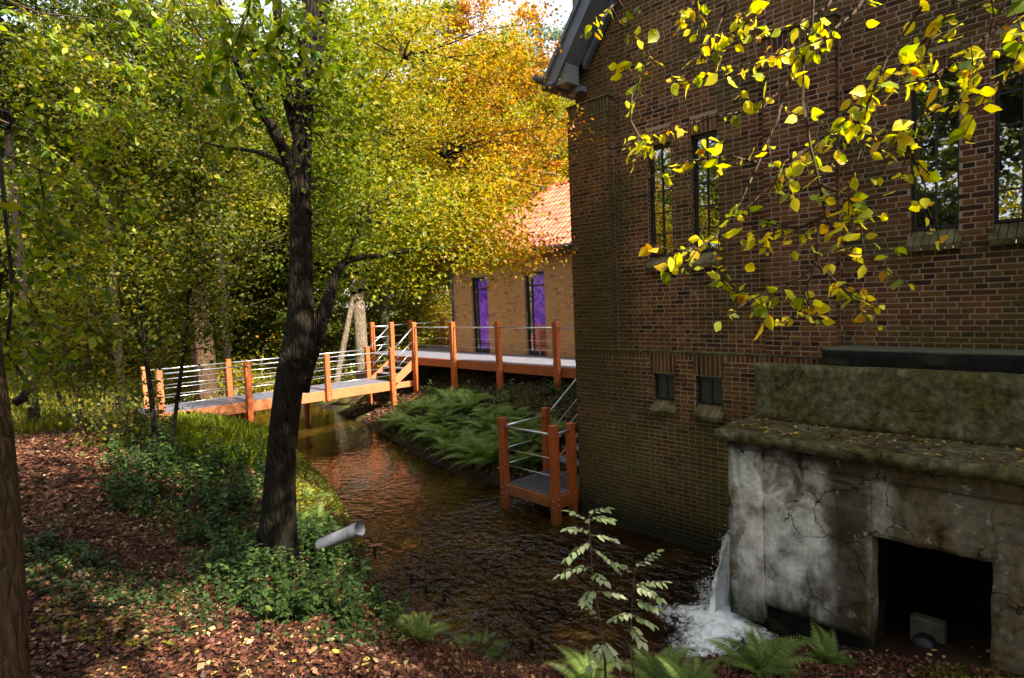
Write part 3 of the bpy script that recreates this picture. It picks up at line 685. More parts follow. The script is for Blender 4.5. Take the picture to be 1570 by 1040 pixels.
# steps between bridge and upper deck
st = thing('deck_stairs', 'short flight of grey timber steps rising from footbridge to raised deck', 'stairs', (10.6, 17.3, 1.3))
for i in range(3):
    zz = BZ+.175*(i+1); xx = 10.12+.26*(i+1)-.02
    mb = MB(); mb.bbox(xx-.02, xx+.26, by0+.04, by1-.04, zz-.035, zz, .004); mb.build('step', M['deck_board_mat'], st)
for yy in (by0-.03, by1-.01):
    mb = MB(); mb.prism([(10.12, BZ-.26), (10.12, BZ+.02), (11.04, DZ-.02), (11.04, DZ-.34)], 1, yy, yy+.045); mb.build('stringer', M['weathered_wood'], st)
for yy in (by0-.11, by1+.11):
    rail(st, (10.15, yy, BZ+.98), (11.0, yy, DZ+1.02)); 
    for z in (.3, .6): rail(st, (10.15, yy, BZ+z), (11.0, yy, DZ+z), .006, 'wire')
mb = MB(); mb.bbox(10.2, 11.0, by0-.03, by0+.03, BZ-.27, BZ-.08, .006); mb.build('beam', M['weathered_wood'], st)
# landing at the foot of the mill
ld = thing('mooring_platform', 'small low timber platform with four red-brown posts at the corner of the mill', 'platform', (7.4, 7.1, .3))
LZ = .46; lx0, lx1, ly0, ly1 = 6.98, 8.10, 6.58, 7.70
for i in range(3):
    a = lx0+i*(lx1-lx0)/3; board(ld, a+.003, a+(lx1-lx0)/3-.003, ly0, ly1, LZ, .03)
gr = MB()
for k in range(36): gr.box(lx0+.02+k*.031, lx0+.031+k*.031, ly0+.02, ly1-.02, LZ+.003, LZ+.007)
o = gr.build('grip_ribs', M['zinc_dark'], ld); o['kind'] = 'stuff'
mb = MB(); mb.bbox(lx0-.04, lx0, ly0+.08, ly1-.0, LZ-.22, LZ-.03, .006); mb.build('fascia', M['weathered_wood'], ld)
mb = MB(); mb.bbox(lx0+.06, lx1-.4, ly0-.05, ly0-.005, LZ-.24, LZ-.03, .006); mb.build('fascia', M['hardwood'], ld)
for (x, y, h) in [(6.93, 7.74, 1.18), (6.95, 6.53, 1.18), (8.06, 7.76, 1.18), (7.41, 6.565, 1.14)]: post(ld, x, y, -.5, LZ+h, .135, 'hardwood', (LZ-.07, LZ-.17))
rz = LZ+1.02
rail(ld, (6.93, 7.74, rz), (6.95, 6.53, rz)); rail(ld, (6.93, 7.74, rz), (8.06, 7.76, rz)); rail(ld, (6.95, 6.53, rz), (7.41, 6.56, rz))
cables(ld, (6.93, 7.74, LZ), (6.95, 6.53, LZ), (.33, .62)); cables(ld, (6.93, 7.74, LZ), (8.06, 7.76, LZ), (.33, .62)); cables(ld, (6.95, 6.53, LZ), (7.41, 6.56, LZ), (.33, .62))
rail(ld, (8.10, 7.76, LZ+1.02), (10.9, 7.76, DZ+1.35)); rail(ld, (8.10, 7.76, LZ+.62), (10.9, 7.76, DZ+.95), .008, 'wire'); rail(ld, (8.10, 7.76, LZ+.33), (10.9, 7.76, DZ+.62), .008, 'wire')
mb = MB(); mb.prism([(8.12, LZ-.15), (8.12, LZ+.05), (10.9, DZ), (10.9, DZ-.25)], 1, 7.70, 7.745); mb.build('stringer', M['weathered_wood'], ld)
for i in range(8):
    zz = LZ+.18*(i+1); xx = 8.12+.33*i
    mb = MB(); mb.bbox(xx, xx+.30, 6.62, 7.68, zz-.035, zz, .004); mb.build('step', M['deck_board_mat'], ld)

# ------------------------------------------------------------------ orange annex
an = thing('orange_brick_annex', 'low orange brick annex with red tiled hip roof and two purple glass doors', 'annex', (14, 14, 1.5))
AX, AY = 13.15, 17.12; doors = [(15.17, 16.05), (12.50, 13.38)]; AZ0, AZ1 = 1.2, 5.12
mb = MB(); wall_with_holes(mb, AX+.008, AX+.3, 6.0, AY-.01, AZ0, AZ1, [(a, b, 1.9, 4.58) for a, b in doors]); mb.box(AX+.3, 19, AY-.3, AY-.01, AZ0, AZ1); mb.build('mortar_wall', M['annex_mortar'], an)
mb = MB(); mb.box(AX+.9, AX+.95, 11.5, 16.9, AZ0+.5, 5.0); mb.build('inner_wall', M['door_interior'], an)
mb = MB(); cnt = 0
for y, z, l, h in lay_wall([(8.4, AY, 1.85, AZ1)], [(a, b, 1.9, 4.58) for a, b in doors], AX, .0625, .21, .1, .011, 9, 'c'):
    cnt += 1; j = random.uniform(-.001, .001); mb.box(AX+j, AX+.02, y-l/2, y+l/2, z-h/2, z+h/2)
o = mb.build('brick_courses', M['annex_brick_mat'], an); o['kind'] = 'stuff'
for a, b in doors:
    fr = MB(); t = .055; xr = AX+.09; z0, z1 = DZ+.005, 4.57; sx = b-.22
    fr.box(xr, xr+.07, a, a+t, z0, z1); fr.box(xr, xr+.07, b-t, b, z0, z1); fr.box(xr, xr+.07, a+t, b-t, z1-t, z1); fr.box(xr, xr+.07, a+t, b-t, z0, z0+.12)
    fr.box(xr+.004, xr+.066, sx-.06, sx, z0+.12, z1-t); fr.box(xr+.006, xr+.062, a+t, sx-.06, z1-.42, z1-.38); fr.box(xr+.006, xr+.062, a+t, sx-.06, z0+.28, z0+.31); fr.box(xr+.006, xr+.062, sx, b-t, z1-.42, z1-.38)
    d = fr.build('door', M['frame_purple_black'], an)
    pn = MB(); lo = DZ+.95 if a < 14 else z0+.12
    pn.box(xr+.03, xr+.04, a+t, sx-.06, lo, z1-t); keep(pn.build('purple_pane', M['purple_film']), d)
    if a < 14:
        pn = MB(); pn.box(xr+.032, xr+.038, a+t, sx-.06, z0+.12, lo); keep(pn.build('coral_pane', M['coral_chair_tint']), d)  # coral colour painted in for the chair showing in the glass
    pn = MB(); pn.box(xr+.03, xr+.04, sx, b-t, z0+.12, z1-t); keep(pn.build('clear_pane', M['window_glass']), d)
    hd = MB(); hd.tube([(xr-.04, b-.035, z0+.95), (xr-.04, b-.035, z0+1.35)], .014, 8); hd.tube([(xr-.04, b-.035, z0+1.0), (xr, b-.035, z0+1.0)], .01, 6); keep(hd.build('handle', M['steel']), d)
ch = thing('wooden_chair', 'dark red slatted chair standing behind the glass of the right purple door', 'chair', (AX+.02, 12.7, DZ))
for yy in (12.56, 12.82):
    mb = MB(); mb.bbox(AX+.02, AX+.05, yy-.02, yy+.02, DZ, DZ+.88, .005); mb.build('leg', M['weathered_wood'], ch)
for zz in (.42, .58, .74, .86):
    mb = MB(); mb.bbox(AX+.022, AX+.047, 12.58, 12.80, DZ+zz-.03, DZ+zz+.02, .004); mb.build('slat', M['hardwood'], ch)
ch['label'] = 'dark red slatted chair back standing right before the right purple door'
# roof planes with interlocking tiles
PT = math.tan(radians(38.5)); ex = AX-.30; ez = 5.27; ry = 14.75; rzz = ez+(15.95-ex)*PT
rb = MB(); rx = 15.95; ey = AY+.35; ry = ey-(rx-ex)
rb.add([(ex, ey, ez-.03), (ex, 6, ez-.03), (rx, 6, rzz-.03), (rx, ry, rzz-.03), (rx+(rx-ex), ey, ez-.03), (rx+(rx-ex), 6, ez-.03)], [(0, 3, 2, 1), (0, 4, 3), (4, 5, 2, 3)])
rb.build('roof_deck', M['roof_tile_mat'], an)
ct, stt = cos(math.atan(PT)), sin(math.atan(PT)); GW, GL = .205, .31
def tile_mesh(k):
    mb = MB(); n = 6; v = []
    for a in (0, 1):
        for i in range(n+1):
            u = i/n; hgt = .032*(.5-.5*cos(2*pi*min(1, u*1.25)))+(.0 if a else .016); v.append((0 if a == 0 else GL+.03, -GW*.53+GW*1.06*u, hgt))
    for i in range(n+1):
        u = i/n; v.append((0, -GW*.53+GW*1.06*u, v[i][2]-.022))
    f = [(i, i+1, n+2+i, n+1+i) for i in range(n)]+[(2*n+2+i, 2*n+3+i, i+1, i) for i in range(n)]
    r_ = Matrix.Rotation(-math.atan(PT), 4, 'Y'); mb.add([r_ @ Vector(p) for p in v], f, k/4); return mb
tms = [tile_mesh(k) for k in range(4)]; tme = [t.mesh('roof_tile') for t in tms]
tiles = []
nr = int((rx-ex)/ct/GL)
for r_i in range(nr+1):
    x = ex-.04+r_i*GL*ct; z = ez+.005+r_i*GL*stt
    y = 8.0
    while y < ey-(x-ex)-.1: tiles.append((x, y, z)); y += GW
vis = []
for t in tiles:
    u, v = project(np.array([t])); vis.append((math.hypot(t[0], t[1]), t) if u[0] < 885 else (1e3, t))
vis.sort(); mb = MB()
for i, (d, t) in enumerate(vis):
    if i < 290 and d < 900:
        o = link('roof_tile', tme[i % 4], None, M['roof_tile_mat']); o.location = (t[0], t[1], t[2]+random.uniform(-.003, .003)); keep(o, an)
    else:
        q = tms[i % 4]; mb.add([(p[0]+t[0], p[1]+t[1], p[2]+t[2]) for p in q.v], q.f)
o = mb.build('roof_tile_rows', M['roof_tile_mat'], an); o['kind'] = 'stuff'
for i in range(26):
    mb = MB(); mb.tube([(rx, 6.2+i*.36, rzz+.02), (rx, 6.2+i*.36+.37, rzz+.045)], .10, 10)
    if 6.2+i*.36 < ry: mb.build('ridge_tile', M['ridge_tile_mat'], an, True)
n = 10
for i in range(n):
    a = i/n; b = (i+1.03)/n; p0 = (ex+(rx-ex)*a, ey-(ey-ry)*a, ez+(rzz-ez)*a+.03); p1 = (ex+(rx-ex)*b, ey-(ey-ry)*b, ez+(rzz-ez)*b+.05)
    mb = MB(); mb.tube([p0, p1], .09, 10); mb.build('ridge_tile', M['ridge_tile_mat'], an, True)
mb = MB(); mb.tube([(ex-.06, 7, ez-.06), (ex-.06, ey+.05, ez-.04)], .07, 12); mb.box(ex-.02, ex+.01, 7, ey, ez-.20, ez-.05); mb.box(ex+.01, AX, 7, ey, ez-.16, ez-.13); mb.build('gutter', M['frame_purple_black'], an, True)
mb = MB(); mb.tube([(AX-.06, AY-.06, 1.9), (AX-.06, AY-.06, 5.1)], .045, 12); mb.build('downpipe', M['zinc_dark'], an, True)


# ------------------------------------------------------------------ vegetation helpers
def unit(v): return v/np.maximum(np.linalg.norm(v, axis=1, keepdims=True), 1e-9)
def leaf_np(P, D, N, L, W, fold=.12, droop=.12):
    D = unit(D); Sd = unit(np.cross(D, N)); N = unit(np.cross(Sd, D)); L = L[:, None]; W = W[:, None]; n = len(P)
    V = np.empty((n, 4, 3)); V[:, 0] = P; V[:, 1] = P+D*L*.45+Sd*W*.5+N*W*fold; V[:, 2] = P+D*L-N*L*droop; V[:, 3] = P+D*L*.45-Sd*W*.5+N*W*fold
    b = (np.arange(n)*4)[:, None]; F = np.concatenate([b+np.array([[0, 2, 1]]), b+np.array([[0, 3, 2]])]); return V.reshape(-1, 3), F
OUT = [(0, 0), (.10, .20), (.30, .43), (.55, .44), (.78, .25), (1, 0), (.78, -.25), (.55, -.44), (.30, -.43), (.10, -.20)]
def leaf_hi(P, D, N, L, W, fold=.16, droop=.16, curl=.1):
    D = unit(D); Sd = unit(np.cross(D, N)); N = unit(np.cross(Sd, D)); n = len(P); L = L[:, None]; W = W[:, None]
    pts = OUT+[(.30, 0), (.62, 0)]; V = np.empty((n, 12, 3))
    for k, (a, b) in enumerate(pts): V[:, k] = P+D*L*a+Sd*W*b*1.1+N*(abs(b)*2*W*fold-L*droop*a*a+L*curl*abs(b)*math.sin(a*9))
    T = [(0, 10, 1), (1, 10, 2), (2, 10, 11), (2, 11, 3), (3, 11, 4), (4, 11, 5), (0, 9, 10), (9, 8, 10), (8, 11, 10), (8, 7, 11), (7, 6, 11), (6, 5, 11)]
    b = (np.arange(n)*12)[:, None]; F = np.concatenate([b+np.array([t]) for t in T]); return V.reshape(-1, 3), F
def cloud(n, up=.6, r=None):
    r = r or rng; D = r.normal(size=(n, 3)); D[:, 2] = D[:, 2]*.5-.35; N = r.normal(size=(n, 3))*.6; N[:, 2] += up; return D, N
def leaf_obj(name, P, L, W, m, parent=None, hi=False, up=.6, rnd=None, D=None, N=None, var=.3):
    n = len(P); d, nn = cloud(n, up); D = d if D is None else D; N = nn if N is None else N
    s = 1+var*rng.normal(size=n)*.6; s = np.clip(s, .5, 1.7)
    V, F = (leaf_hi if hi else leaf_np)(P, D, N, L*s, W*s); k = 12 if hi else 4
    a = rng.random(n) if rnd is None else np.clip(rnd, 0, .999)
    me = np_mesh(name, V, F, np.repeat(a, k)); o = link(name, me, None, M[m])
    if parent is not None: keep(o, parent)
    return o
def curve_pts(a, b, n=6, sag=.15, wob=.06, r=random):
    a = Vector(a); b = Vector(b); L = (b-a).length; out = []
    o = Vector((r.uniform(-1, 1), r.uniform(-1, 1), r.uniform(-.6, .6)))*L*wob
    for i in range(n):
        t = i/(n-1); p = a.lerp(b, t); k = 4*t*(1-t); p.z += sag*L*k; p += o*k+Vector((r.uniform(-1, 1), r.uniform(-1, 1), r.uniform(-1, 1)))*L*wob*.25*(0 < i < n-1); out.append(p)
    return out
def bark_tube(mb, path, n=14, rings=26, amp=.05, seed=0):
    """smooth tapered trunk through (x,y,z,r) points with lobed, uneven section"""
    P = [Vector(p[:3]) for p in path]; R = [p[3] for p in path]; m = len(P); pts = []; rad = []
    for i in range(rings):
        t = i/(rings-1)*(m-1); k = min(int(t), m-2); f = t-k
        p0, p1, p2, p3 = P[max(k-1, 0)], P[k], P[k+1], P[min(k+2, m-1)]
        p = .5*((2*p1)+(-p0+p2)*f+(2*p0-5*p1+4*p2-p3)*f*f+(-p0+3*p1-3*p2+p3)*f**3)
        pts.append(p); rad.append(R[k]*(1-f)+R[k+1]*f)
    s = len(mb.v); mb.tube(pts, rad, n)
    for i in range(rings):
        for k in range(n):
            j = s+i*n+k; v = Vector(mb.v[j]); d = v-pts[i]; q = noise.noise(Vector((d.x*4/rad[i]*.3+seed, d.y*4/rad[i]*.3, pts[i].z*.5)))
            q2 = noise.noise(Vector((cos(2*pi*k/n)*2+seed, sin(2*pi*k/n)*2, pts[i].z*.35)))
            flare = 1+(.35*(.5+q2) if i == 0 else .12*(.5+q2) if i == 1 else 0)
            mb.v[j] = tuple(pts[i]+d*(1+amp*q*2+amp*3*q2)*flare)
    return pts, rad
def make_tree(name, label, base, path, ells, nleaf, L, W, leafm, barkm, seed, group=None, clump=.55, limb_r=.35, cat='tree', n=12, rings=18, hi=False, shade=True, up=.6):
    """path: trunk points relative to base with radius; ells: crown ellipsoids (cx,cy,cz,rx,ry,rz,number of boughs)"""
    R = random.Random(seed); root = thing(name, label, cat, base, 0, group); bx, by, bz = base
    mb = MB(); P = [(bx+p[0], by+p[1], bz+p[2], p[3]) for p in path]; pts, rad = bark_tube(mb, P, n, rings, .05, seed)
    br = MB(); cl = []; sg = []
    for (cx, cy, cz, rx, ry, rz, nb) in ells:
        for _ in range(nb):
            while True:
                q = Vector((R.gauss(0, 1), R.gauss(0, 1), R.gauss(0, 1))).normalized()*(R.uniform(.45, 1)**.5)
                c = Vector((bx+cx+q.x*rx, by+cy+q.y*ry, bz+cz+q.z*rz))
                if c.z > bz+.5: break
            cand = [i for i in range(len(pts)) if pts[i].z < c.z+.3 and i > len(pts)*.3] or [len(pts)//2]
            i = min(cand, key=lambda i: (pts[i]-c).length+R.uniform(0, 1)); r0 = min(rad[i]*limb_r*R.uniform(.7, 1.2), .02+.03*(pts[i]-c).length)
            cp = curve_pts(pts[i], c, 6, .08, .10, R); br.tube(cp, [r0*(1-.8*k/5) for k in range(6)], 5, False)
            for _k in range(6):
                t = R.choice(cp[2:]); s = R.uniform(.5, 1.4)*clump*2.2; e = t+Vector((R.gauss(0, .6), R.gauss(0, .6), R.gauss(0, .4)))*s
                br.tube([t, t.lerp(e, .5)+Vector((0, 0, .05)), e], [r0*.28, r0*.18, .003], 4, False); cl.append(e); sg.append(R.uniform(.6, 1.3)*clump)
            cl.append(c); sg.append(clump)
    keep(mb.build('trunk', M[barkm], None, True), root)
    keep(br.build('boughs', M[barkm], None, True), root)
    g = np.random.default_rng(seed); cl = np.array([tuple(c) for c in cl]); sg = np.array(sg); idx = g.integers(0, len(cl), nleaf)
    off = g.normal(size=(nleaf, 3))*sg[idx][:, None]*.62; off[:, 2] *= .55
    Pl = cl[idx]+off; hue = g.random(len(cl))[idx]*.55+g.random(nleaf)*.45
    if name == 'unseen_shade_tree':      # added shade crown: leaves inside the view are dropped
        k = (Pl[:, 2] > 5.2); Pl = Pl[k]; hue = hue[k]; u, v = project(Pl); k = ~(((Pl-np.array([0, 0, H])) @ _f > 0) & (u > -150) & (u < 1720) & (v > -60)); Pl = Pl[k]; hue = hue[k]; nleaf = len(Pl)
    leaf_obj('crown', Pl, np.full(nleaf, L), np.full(nleaf, W), leafm, root, hi, up, hue)
    return root
def at_ground(px_, d):
    p = at(px_, 500, d); return (p[0], p[1], gz(p[0], p[1])-.1)

# ------------------------------------------------------------------ the big dark tree on the near bank
mt = thing('dark_trunk_tree', 'big dark furrowed leaning trunk with forking limbs on the near bank', 'tree', (2.32, 6.2, 1.0))
mb = MB()
bark_tube(mb, [(2.26, 6.22, .75, .27), (2.30, 6.19, 1.2, .20), (2.37, 6.16, 2.1, .148), (2.48, 6.10, 2.9, .142), (2.60, 6.04, 3.45, .146), (2.66, 6.05, 4.0, .120), (2.72, 6.06, 4.9, .098), (2.82, 6.04, 5.9, .09), (2.95, 6.0, 7.0, .085), (3.1, 6.05, 9.0, .07), (3.2, 6.2, 11.5, .05)], 28, 90, .045, 3)
keep(mb.build('trunk', M['bark_dark'], None, True), mt)
def limb(parent, pts, rad, m='bark_dark', rings=20):
    mb = MB(); bark_tube(mb, [(*p, r) for p, r in zip(pts, rad)], 10, rings, .03, 5); return keep(mb.build('limb', M[m], None, True), parent)
limb(mt, [at(462, 600, 6.2), at(482, 530, 6.18), at(500, 470, 6.15), at(514, 425, 6.2), at(532, 400, 6.4), at(590, 391, 6.9), at(650, 380, 7.5), at(705, 378, 8.0), at(760, 382, 8.6)], [.06, .070, .066, .052, .036, .026, .020, .014, .007], rings=30)
limb(mt, [at(468, 330, 6.2), at(452, 270, 6.2), at(420, 200, 6.0), at(398, 165, 5.9), at(360, 90, 5.7), at(330, -20, 5.5)], [.07, .066, .055, .045, .03, .02])
limb(mt, [at(462, 230, 6.2), at(441, 150, 6.2), at(428, 60, 6.1), at(420, -40, 6.0)], [.06, .055, .045, .035])
limb(mt, [at(478, 60, 6.3), at(500, 10, 6.5), at(540, -50, 7.0), at(600, -120, 7.6)], [.05, .04, .03, .02])
limb(mt, [at(480, 120, 6.3), at(492, 40, 6.3), at(500, -60, 6.3)], [.07, .06, .05])
limb(mt, [at(530, 402, 6.4), at(540, 372, 6.6), at(562, 330, 7.0), at(600, 285, 7.6), at(640, 262, 8.2)], [.022, .016, .012, .009, .005])
limb(mt, [at(452, 262, 6.2), at(400, 235, 6.6), at(340, 225, 7.2), at(300, 215, 7.8)], [.03, .025, .016, .008])
# its foliage: boughs of lobed leaves hanging to the right in front of the annex roof, and overhead
br = MB(); cl = []; R = random.Random(4)
def spray(x, y, d, n, sx, sy, sd, src=None):
    for _ in range(n):
        c = at(x+R.gauss(0, sx), y+R.gauss(0, sy), d+R.gauss(0, sd)); cl.append(tuple(c))
        if src is not None and R.random() < .6: br.tube(curve_pts(src, c, 5, .05, .1, R), [.020, .014, .010, .007, .003], 4, False)
for (x, y, d, n, sx, sy) in [(600, 330, 8, 26, 50, 35), (680, 350, 8.4, 26, 45, 22), (750, 315, 8.8, 20, 35, 32), (800, 385, 8.8, 5, 22, 14), (720, 392, 8.4, 9, 38, 9), (560, 420, 7.5, 10, 30, 20), (640, 240, 10, 24, 60, 50), (570, 180, 10, 24, 45, 60), (530, 330, 9.5, 16, 35, 50), (740, 230, 9.5, 22, 50, 50), (515, 60, 6.7, 11, 18, 30), (512, 170, 6.7, 11, 16, 35), (510, 280, 6.8, 11, 16, 30), (505, 350, 6.7, 4, 14, 20), (450, 110, 5.9, 8, 22, 45), (425, 60, 5.8, 6, 30, 40), (570, 50, 10.5, 22, 60, 40), (680, 80, 9, 26, 70, 50), (600, 440, 8, 4, 30, 12)]:
    spray(x, y, d, n, sx, sy, .7, at(x-60, y+10, d-.3))
for _ in range(90):  # unseen crown clumps overhead, placed to keep the trunk in shade
    cl.append((1.9+R.gauss(0, .7), 5.0+R.gauss(0, 1.2), 10.3+R.gauss(0, .8)))
keep(br.build('boughs', M['bark_dark'], None, True), mt)
cl = np.array(cl); n = 62000; idx = rng.integers(0, len(cl), n); off = rng.normal(size=(n, 3))*.23; off[:, 2] *= .55; Pn = cl[idx]+off
u, v = project(Pn); okm = ~((u > 430) & (u < 505) & (np.linalg.norm(Pn-np.array([0, 0, H]), axis=1) < 6.6) & (v > 60)); Pn = Pn[okm]
hue = np.clip(.16+(Pn[:, 0]-Pn[:, 1]*.35-1.0)/4.6+rng.normal(size=len(Pn))*.18, 0, .97)
leaf_obj('crown', Pn, np.full(len(Pn), .062), np.full(len(Pn), .040), 'leaf_yellow', mt, rnd=hue)

# ------------------------------------------------------------------ leafy trunks standing behind the footbridge
def px_tree(name, label, x, d, h, r, leafm, barkm, seed, crown, nleaf=16000, L=.13, W=.08, lean=(0, 0), group=None, clump=.6):
    b = at_ground(x, d)
    path = [(0, 0, -.2, r*1.4), (0, 0, .5, r*1.05), (lean[0]*.3, lean[1]*.3, h*.3, r*.9), (lean[0]*.7, lean[1]*.7, h*.6, r*.65), (lean[0], lean[1], h, r*.2)]
    return make_tree(name, label, b, path, crown, nleaf, L, W, leafm, barkm, seed, group, clump)
BT = 'trees of the wood behind the footbridge'
px_tree('autumn_oak', 'thick pale trunked oak with yellow and orange crown behind the footbridge', 552, 23, 14, .25, 'leaf_gold_green', 'bark_pale', 11, [(1.5, -1.5, 8.5, 4.5, 4, 3.6, 20), (5.5, -3.5, 8.8, 4, 3, 3.6, 16), (4.0, -2.0, 12.5, 4.5, 4, 3, 14)], 76000, .105, .07, group=BT, clump=.42)
px_tree('woodland_tree', 'pale brown trunk lit on its right side behind the left half of the footbridge', 308, 20.5, 13, .40, 'leaf_lime', 'bark_brown', 12, [(0, 0, 9, 4.5, 4.5, 4, 24)], 26000, group=BT)
px_tree('woodland_tree', 'thin leaning pinkish trunk left of the thick pale oak', 510, 22.5, 10, .12, 'leaf_olive', 'bark_pale', 13, [(1.2, 0, 8, 3, 3, 3, 14)], 12000, lean=(1.9, -.6), group=BT)
px_tree('woodland_tree', 'slim greenish trunk right of the pale oak behind the stairs', 590, 26, 12, .19, 'leaf_lime', 'bark_green', 14, [(0, 0, 8, 3.6, 3.6, 3.6, 18)], 22000, group=BT)
px_tree('autumn_oak', 'rusty orange crowned oak behind the left corner of the annex', 705, 25, 13, .28, 'leaf_orange', 'bark_brown', 15, [(.5, 0, 9.5, 3.6, 3.6, 3.6, 18), (3.2, -2.2, 12, 3.2, 3.2, 3.0, 16)], 60000, .105, .07, group=BT, clump=.42)
px_tree('woodland_tree', 'slender tree with a high leafy crown above the path shrub at left', 178, 15.5, 12, .11, 'leaf_olive', 'bark_dark', 16, [(0, 0, 9.0, 3.4, 3.4, 3.0, 26)], 30000, .10, .065, group=BT, clump=.42)
px_tree('woodland_tree', 'second slender high crowned tree between the saplings and the big dark trunk', 345, 18, 13, .12, 'leaf_lime', 'bark_dark', 17, [(0, 0, 10.2, 3.4, 3.4, 3.0, 26)], 30000, .10, .065, group=BT, clump=.42)
px_tree('woodland_tree', 'slender high crowned tree nearest the left edge of the picture', 40, 13.5, 14, .10, 'leaf_olive', 'bark_dark', 18, [(0, 0, 9.8, 3.2, 3.2, 2.6, 24)], 30000, .09, .06, group=BT, clump=.42)
far = [(400, 30, 'leaf_lime', 'tall green tree right behind the big dark trunk'), (40, 26, 'leaf_olive', 'tall olive green tree at the far left behind the multi stemmed shrub'), (-60, 26, 'leaf_lime', 'leafy tree beyond the left edge of the sunlit path'), (120, 28, 'leaf_olive', 'dense olive tree behind the left end of the bank path'),
       (190, 30, 'leaf_lime', 'tall lime green tree behind the two thin saplings'), (250, 24, 'leaf_olive', 'dark olive tree between the saplings and the brown trunk'), (360, 27, 'leaf_lime', 'bright green tree behind the middle of the footbridge'),
       (420, 33, 'leaf_yellow', 'tall yellow green tree rising behind the big dark trunk'), (470, 26, 'leaf_olive', 'olive tree hidden low behind the big dark trunk'), (640, 33, 'leaf_yellow', 'yellow tree behind the raised deck left of the annex'),
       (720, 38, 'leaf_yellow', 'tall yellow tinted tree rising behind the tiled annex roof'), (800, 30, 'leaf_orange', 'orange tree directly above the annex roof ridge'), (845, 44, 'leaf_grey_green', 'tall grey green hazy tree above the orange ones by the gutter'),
       (880, 34, 'leaf_yellow', 'yellow green tree half hidden by the mill corner'), (300, 40, 'leaf_grey_green', 'far pale green tree glimpsed above the footbridge middle'), (560, 42, 'leaf_lime', 'far lime green tree behind the pale oak'),
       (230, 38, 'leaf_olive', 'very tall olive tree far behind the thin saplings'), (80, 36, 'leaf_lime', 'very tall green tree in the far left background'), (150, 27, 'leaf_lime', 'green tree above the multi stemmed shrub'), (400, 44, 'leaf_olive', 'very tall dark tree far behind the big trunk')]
protos = {}
for i, (x, d, lm, lab) in enumerate(far):
    b = at_ground(x, d); hgt = 19 if x == 400 else {44: 21, 38: 18, 36: 18, 40: 19}.get(d, 13.5)
    if (lm not in protos):
        protos[lm] = make_tree('woodland_tree', lab, b, [(0, 0, -.3, .3), (0, 0, .6, .22), (.2, .1, 5, .17), (.1, -.2, 9, .12), (0, 0, 13, .04)], [(0, 0, 8.5, 4.2, 4.2, 5.0, 46), (0, 0, 3.6, 3.6, 3.6, 2.6, 12)], 38000, .15, .095, lm, ('bark_brown', 'bark_green')[i % 2], 30+i, BT, .42)
        root = protos[lm]
    else:
        root = dup(protos[lm]); root.location = b; root['label'] = lab
        s = R.uniform(.9, 1.15)
    root.rotation_euler = (0, 0, R.uniform(0, 6.28)); s = (hgt/13.5)*R.uniform(.92, 1.1); root.scale = (s, s, s)
# unseen trees round the viewer: they shade the near bank and the gable and show in the water and window panes
NG = 'trees around the viewer'
sh = make_tree('unseen_shade_tree', 'unseen broad leafy tree added behind the viewer shading the near bank', (-2.1, -3.8, gz(-2.1, -3.8)), [(0, 0, -.3, .34), (0, 0, .6, .26), (.1, .1, 4, .2), (.1, 0, 8, .14), (0, 0, 11, .04)], [(0, 0, 6.4, 3.3, 3.4, 1.9, 30), (4.6, 3.3, 7.3, 1.1, .9, .8, 8), (2.4, 6.2, 6.0, .9, 1.2, .5, 7), (.2, 6.4, 6.0, 1.0, 1.4, .6, 8)], 42000, .17, .115, 'leaf_olive', 'bark_brown', 201, NG)  # added crown, its arms shaped to shade the bank and the dark trunk
shb = make_tree('unseen_shade_tree', 'unseen tall leafy tree added for shade south of the mill behind the viewer', (7.0, -5.6, gz(7.0, -5.6)), [(0, 0, -.3, .34), (0, 0, .6, .26), (.1, .1, 4, .2), (.1, 0, 8, .14), (0, 0, 11, .04)], [(0, 0, 8.2, 3.2, 4.2, 3.6, 34)], 42000, .17, .115, 'leaf_olive', 'bark_brown', 202, NG)  # added out of view to keep sun off the gable side
for (x, y), s, lab in [((-8, -3.5), 1.0, 'leafy tree to the left of the viewer'), ((-9.5, 5), .9, 'olive tree on the left bank outside the view'), ((-8, 14), 1.1, 'lime green tree far left on the bank'), ((1, -14), 1.1, 'tree farther back behind the viewer')]:
    root = dup(protos['leaf_olive']); root.location = (x, y, gz(x, y)-.1); root.scale = (s, s, s); root.rotation_euler = (0, 0, x*2.1); root['label'] = lab; root['group'] = NG

# a far-off wood closes every gap
n = 150000; a = rng.uniform(0, 2*pi, n); rr = rng.uniform(48, 75, n); k = np.array([noise.noise(Vector((cos(t)*6, sin(t)*6, 3))) for t in a])
zt = rng.random(n)**.8*(24+12*k); P = np.stack([np.cos(a)*rr+4, np.sin(a)*rr+8, zt+.5], 1)
hue = np.clip(.5+.9*np.array([noise.noise(Vector((x*.12, y*.12, z*.25))) for x, y, z in P])+rng.normal(size=n)*.15, 0, .99)
o = leaf_obj('distant_wood', P, np.full(n, .62), np.full(n, .42), 'leaf_lime', rnd=hue); tag(o, 'far green wood closing the view behind all nearer trees', kind='stuff')

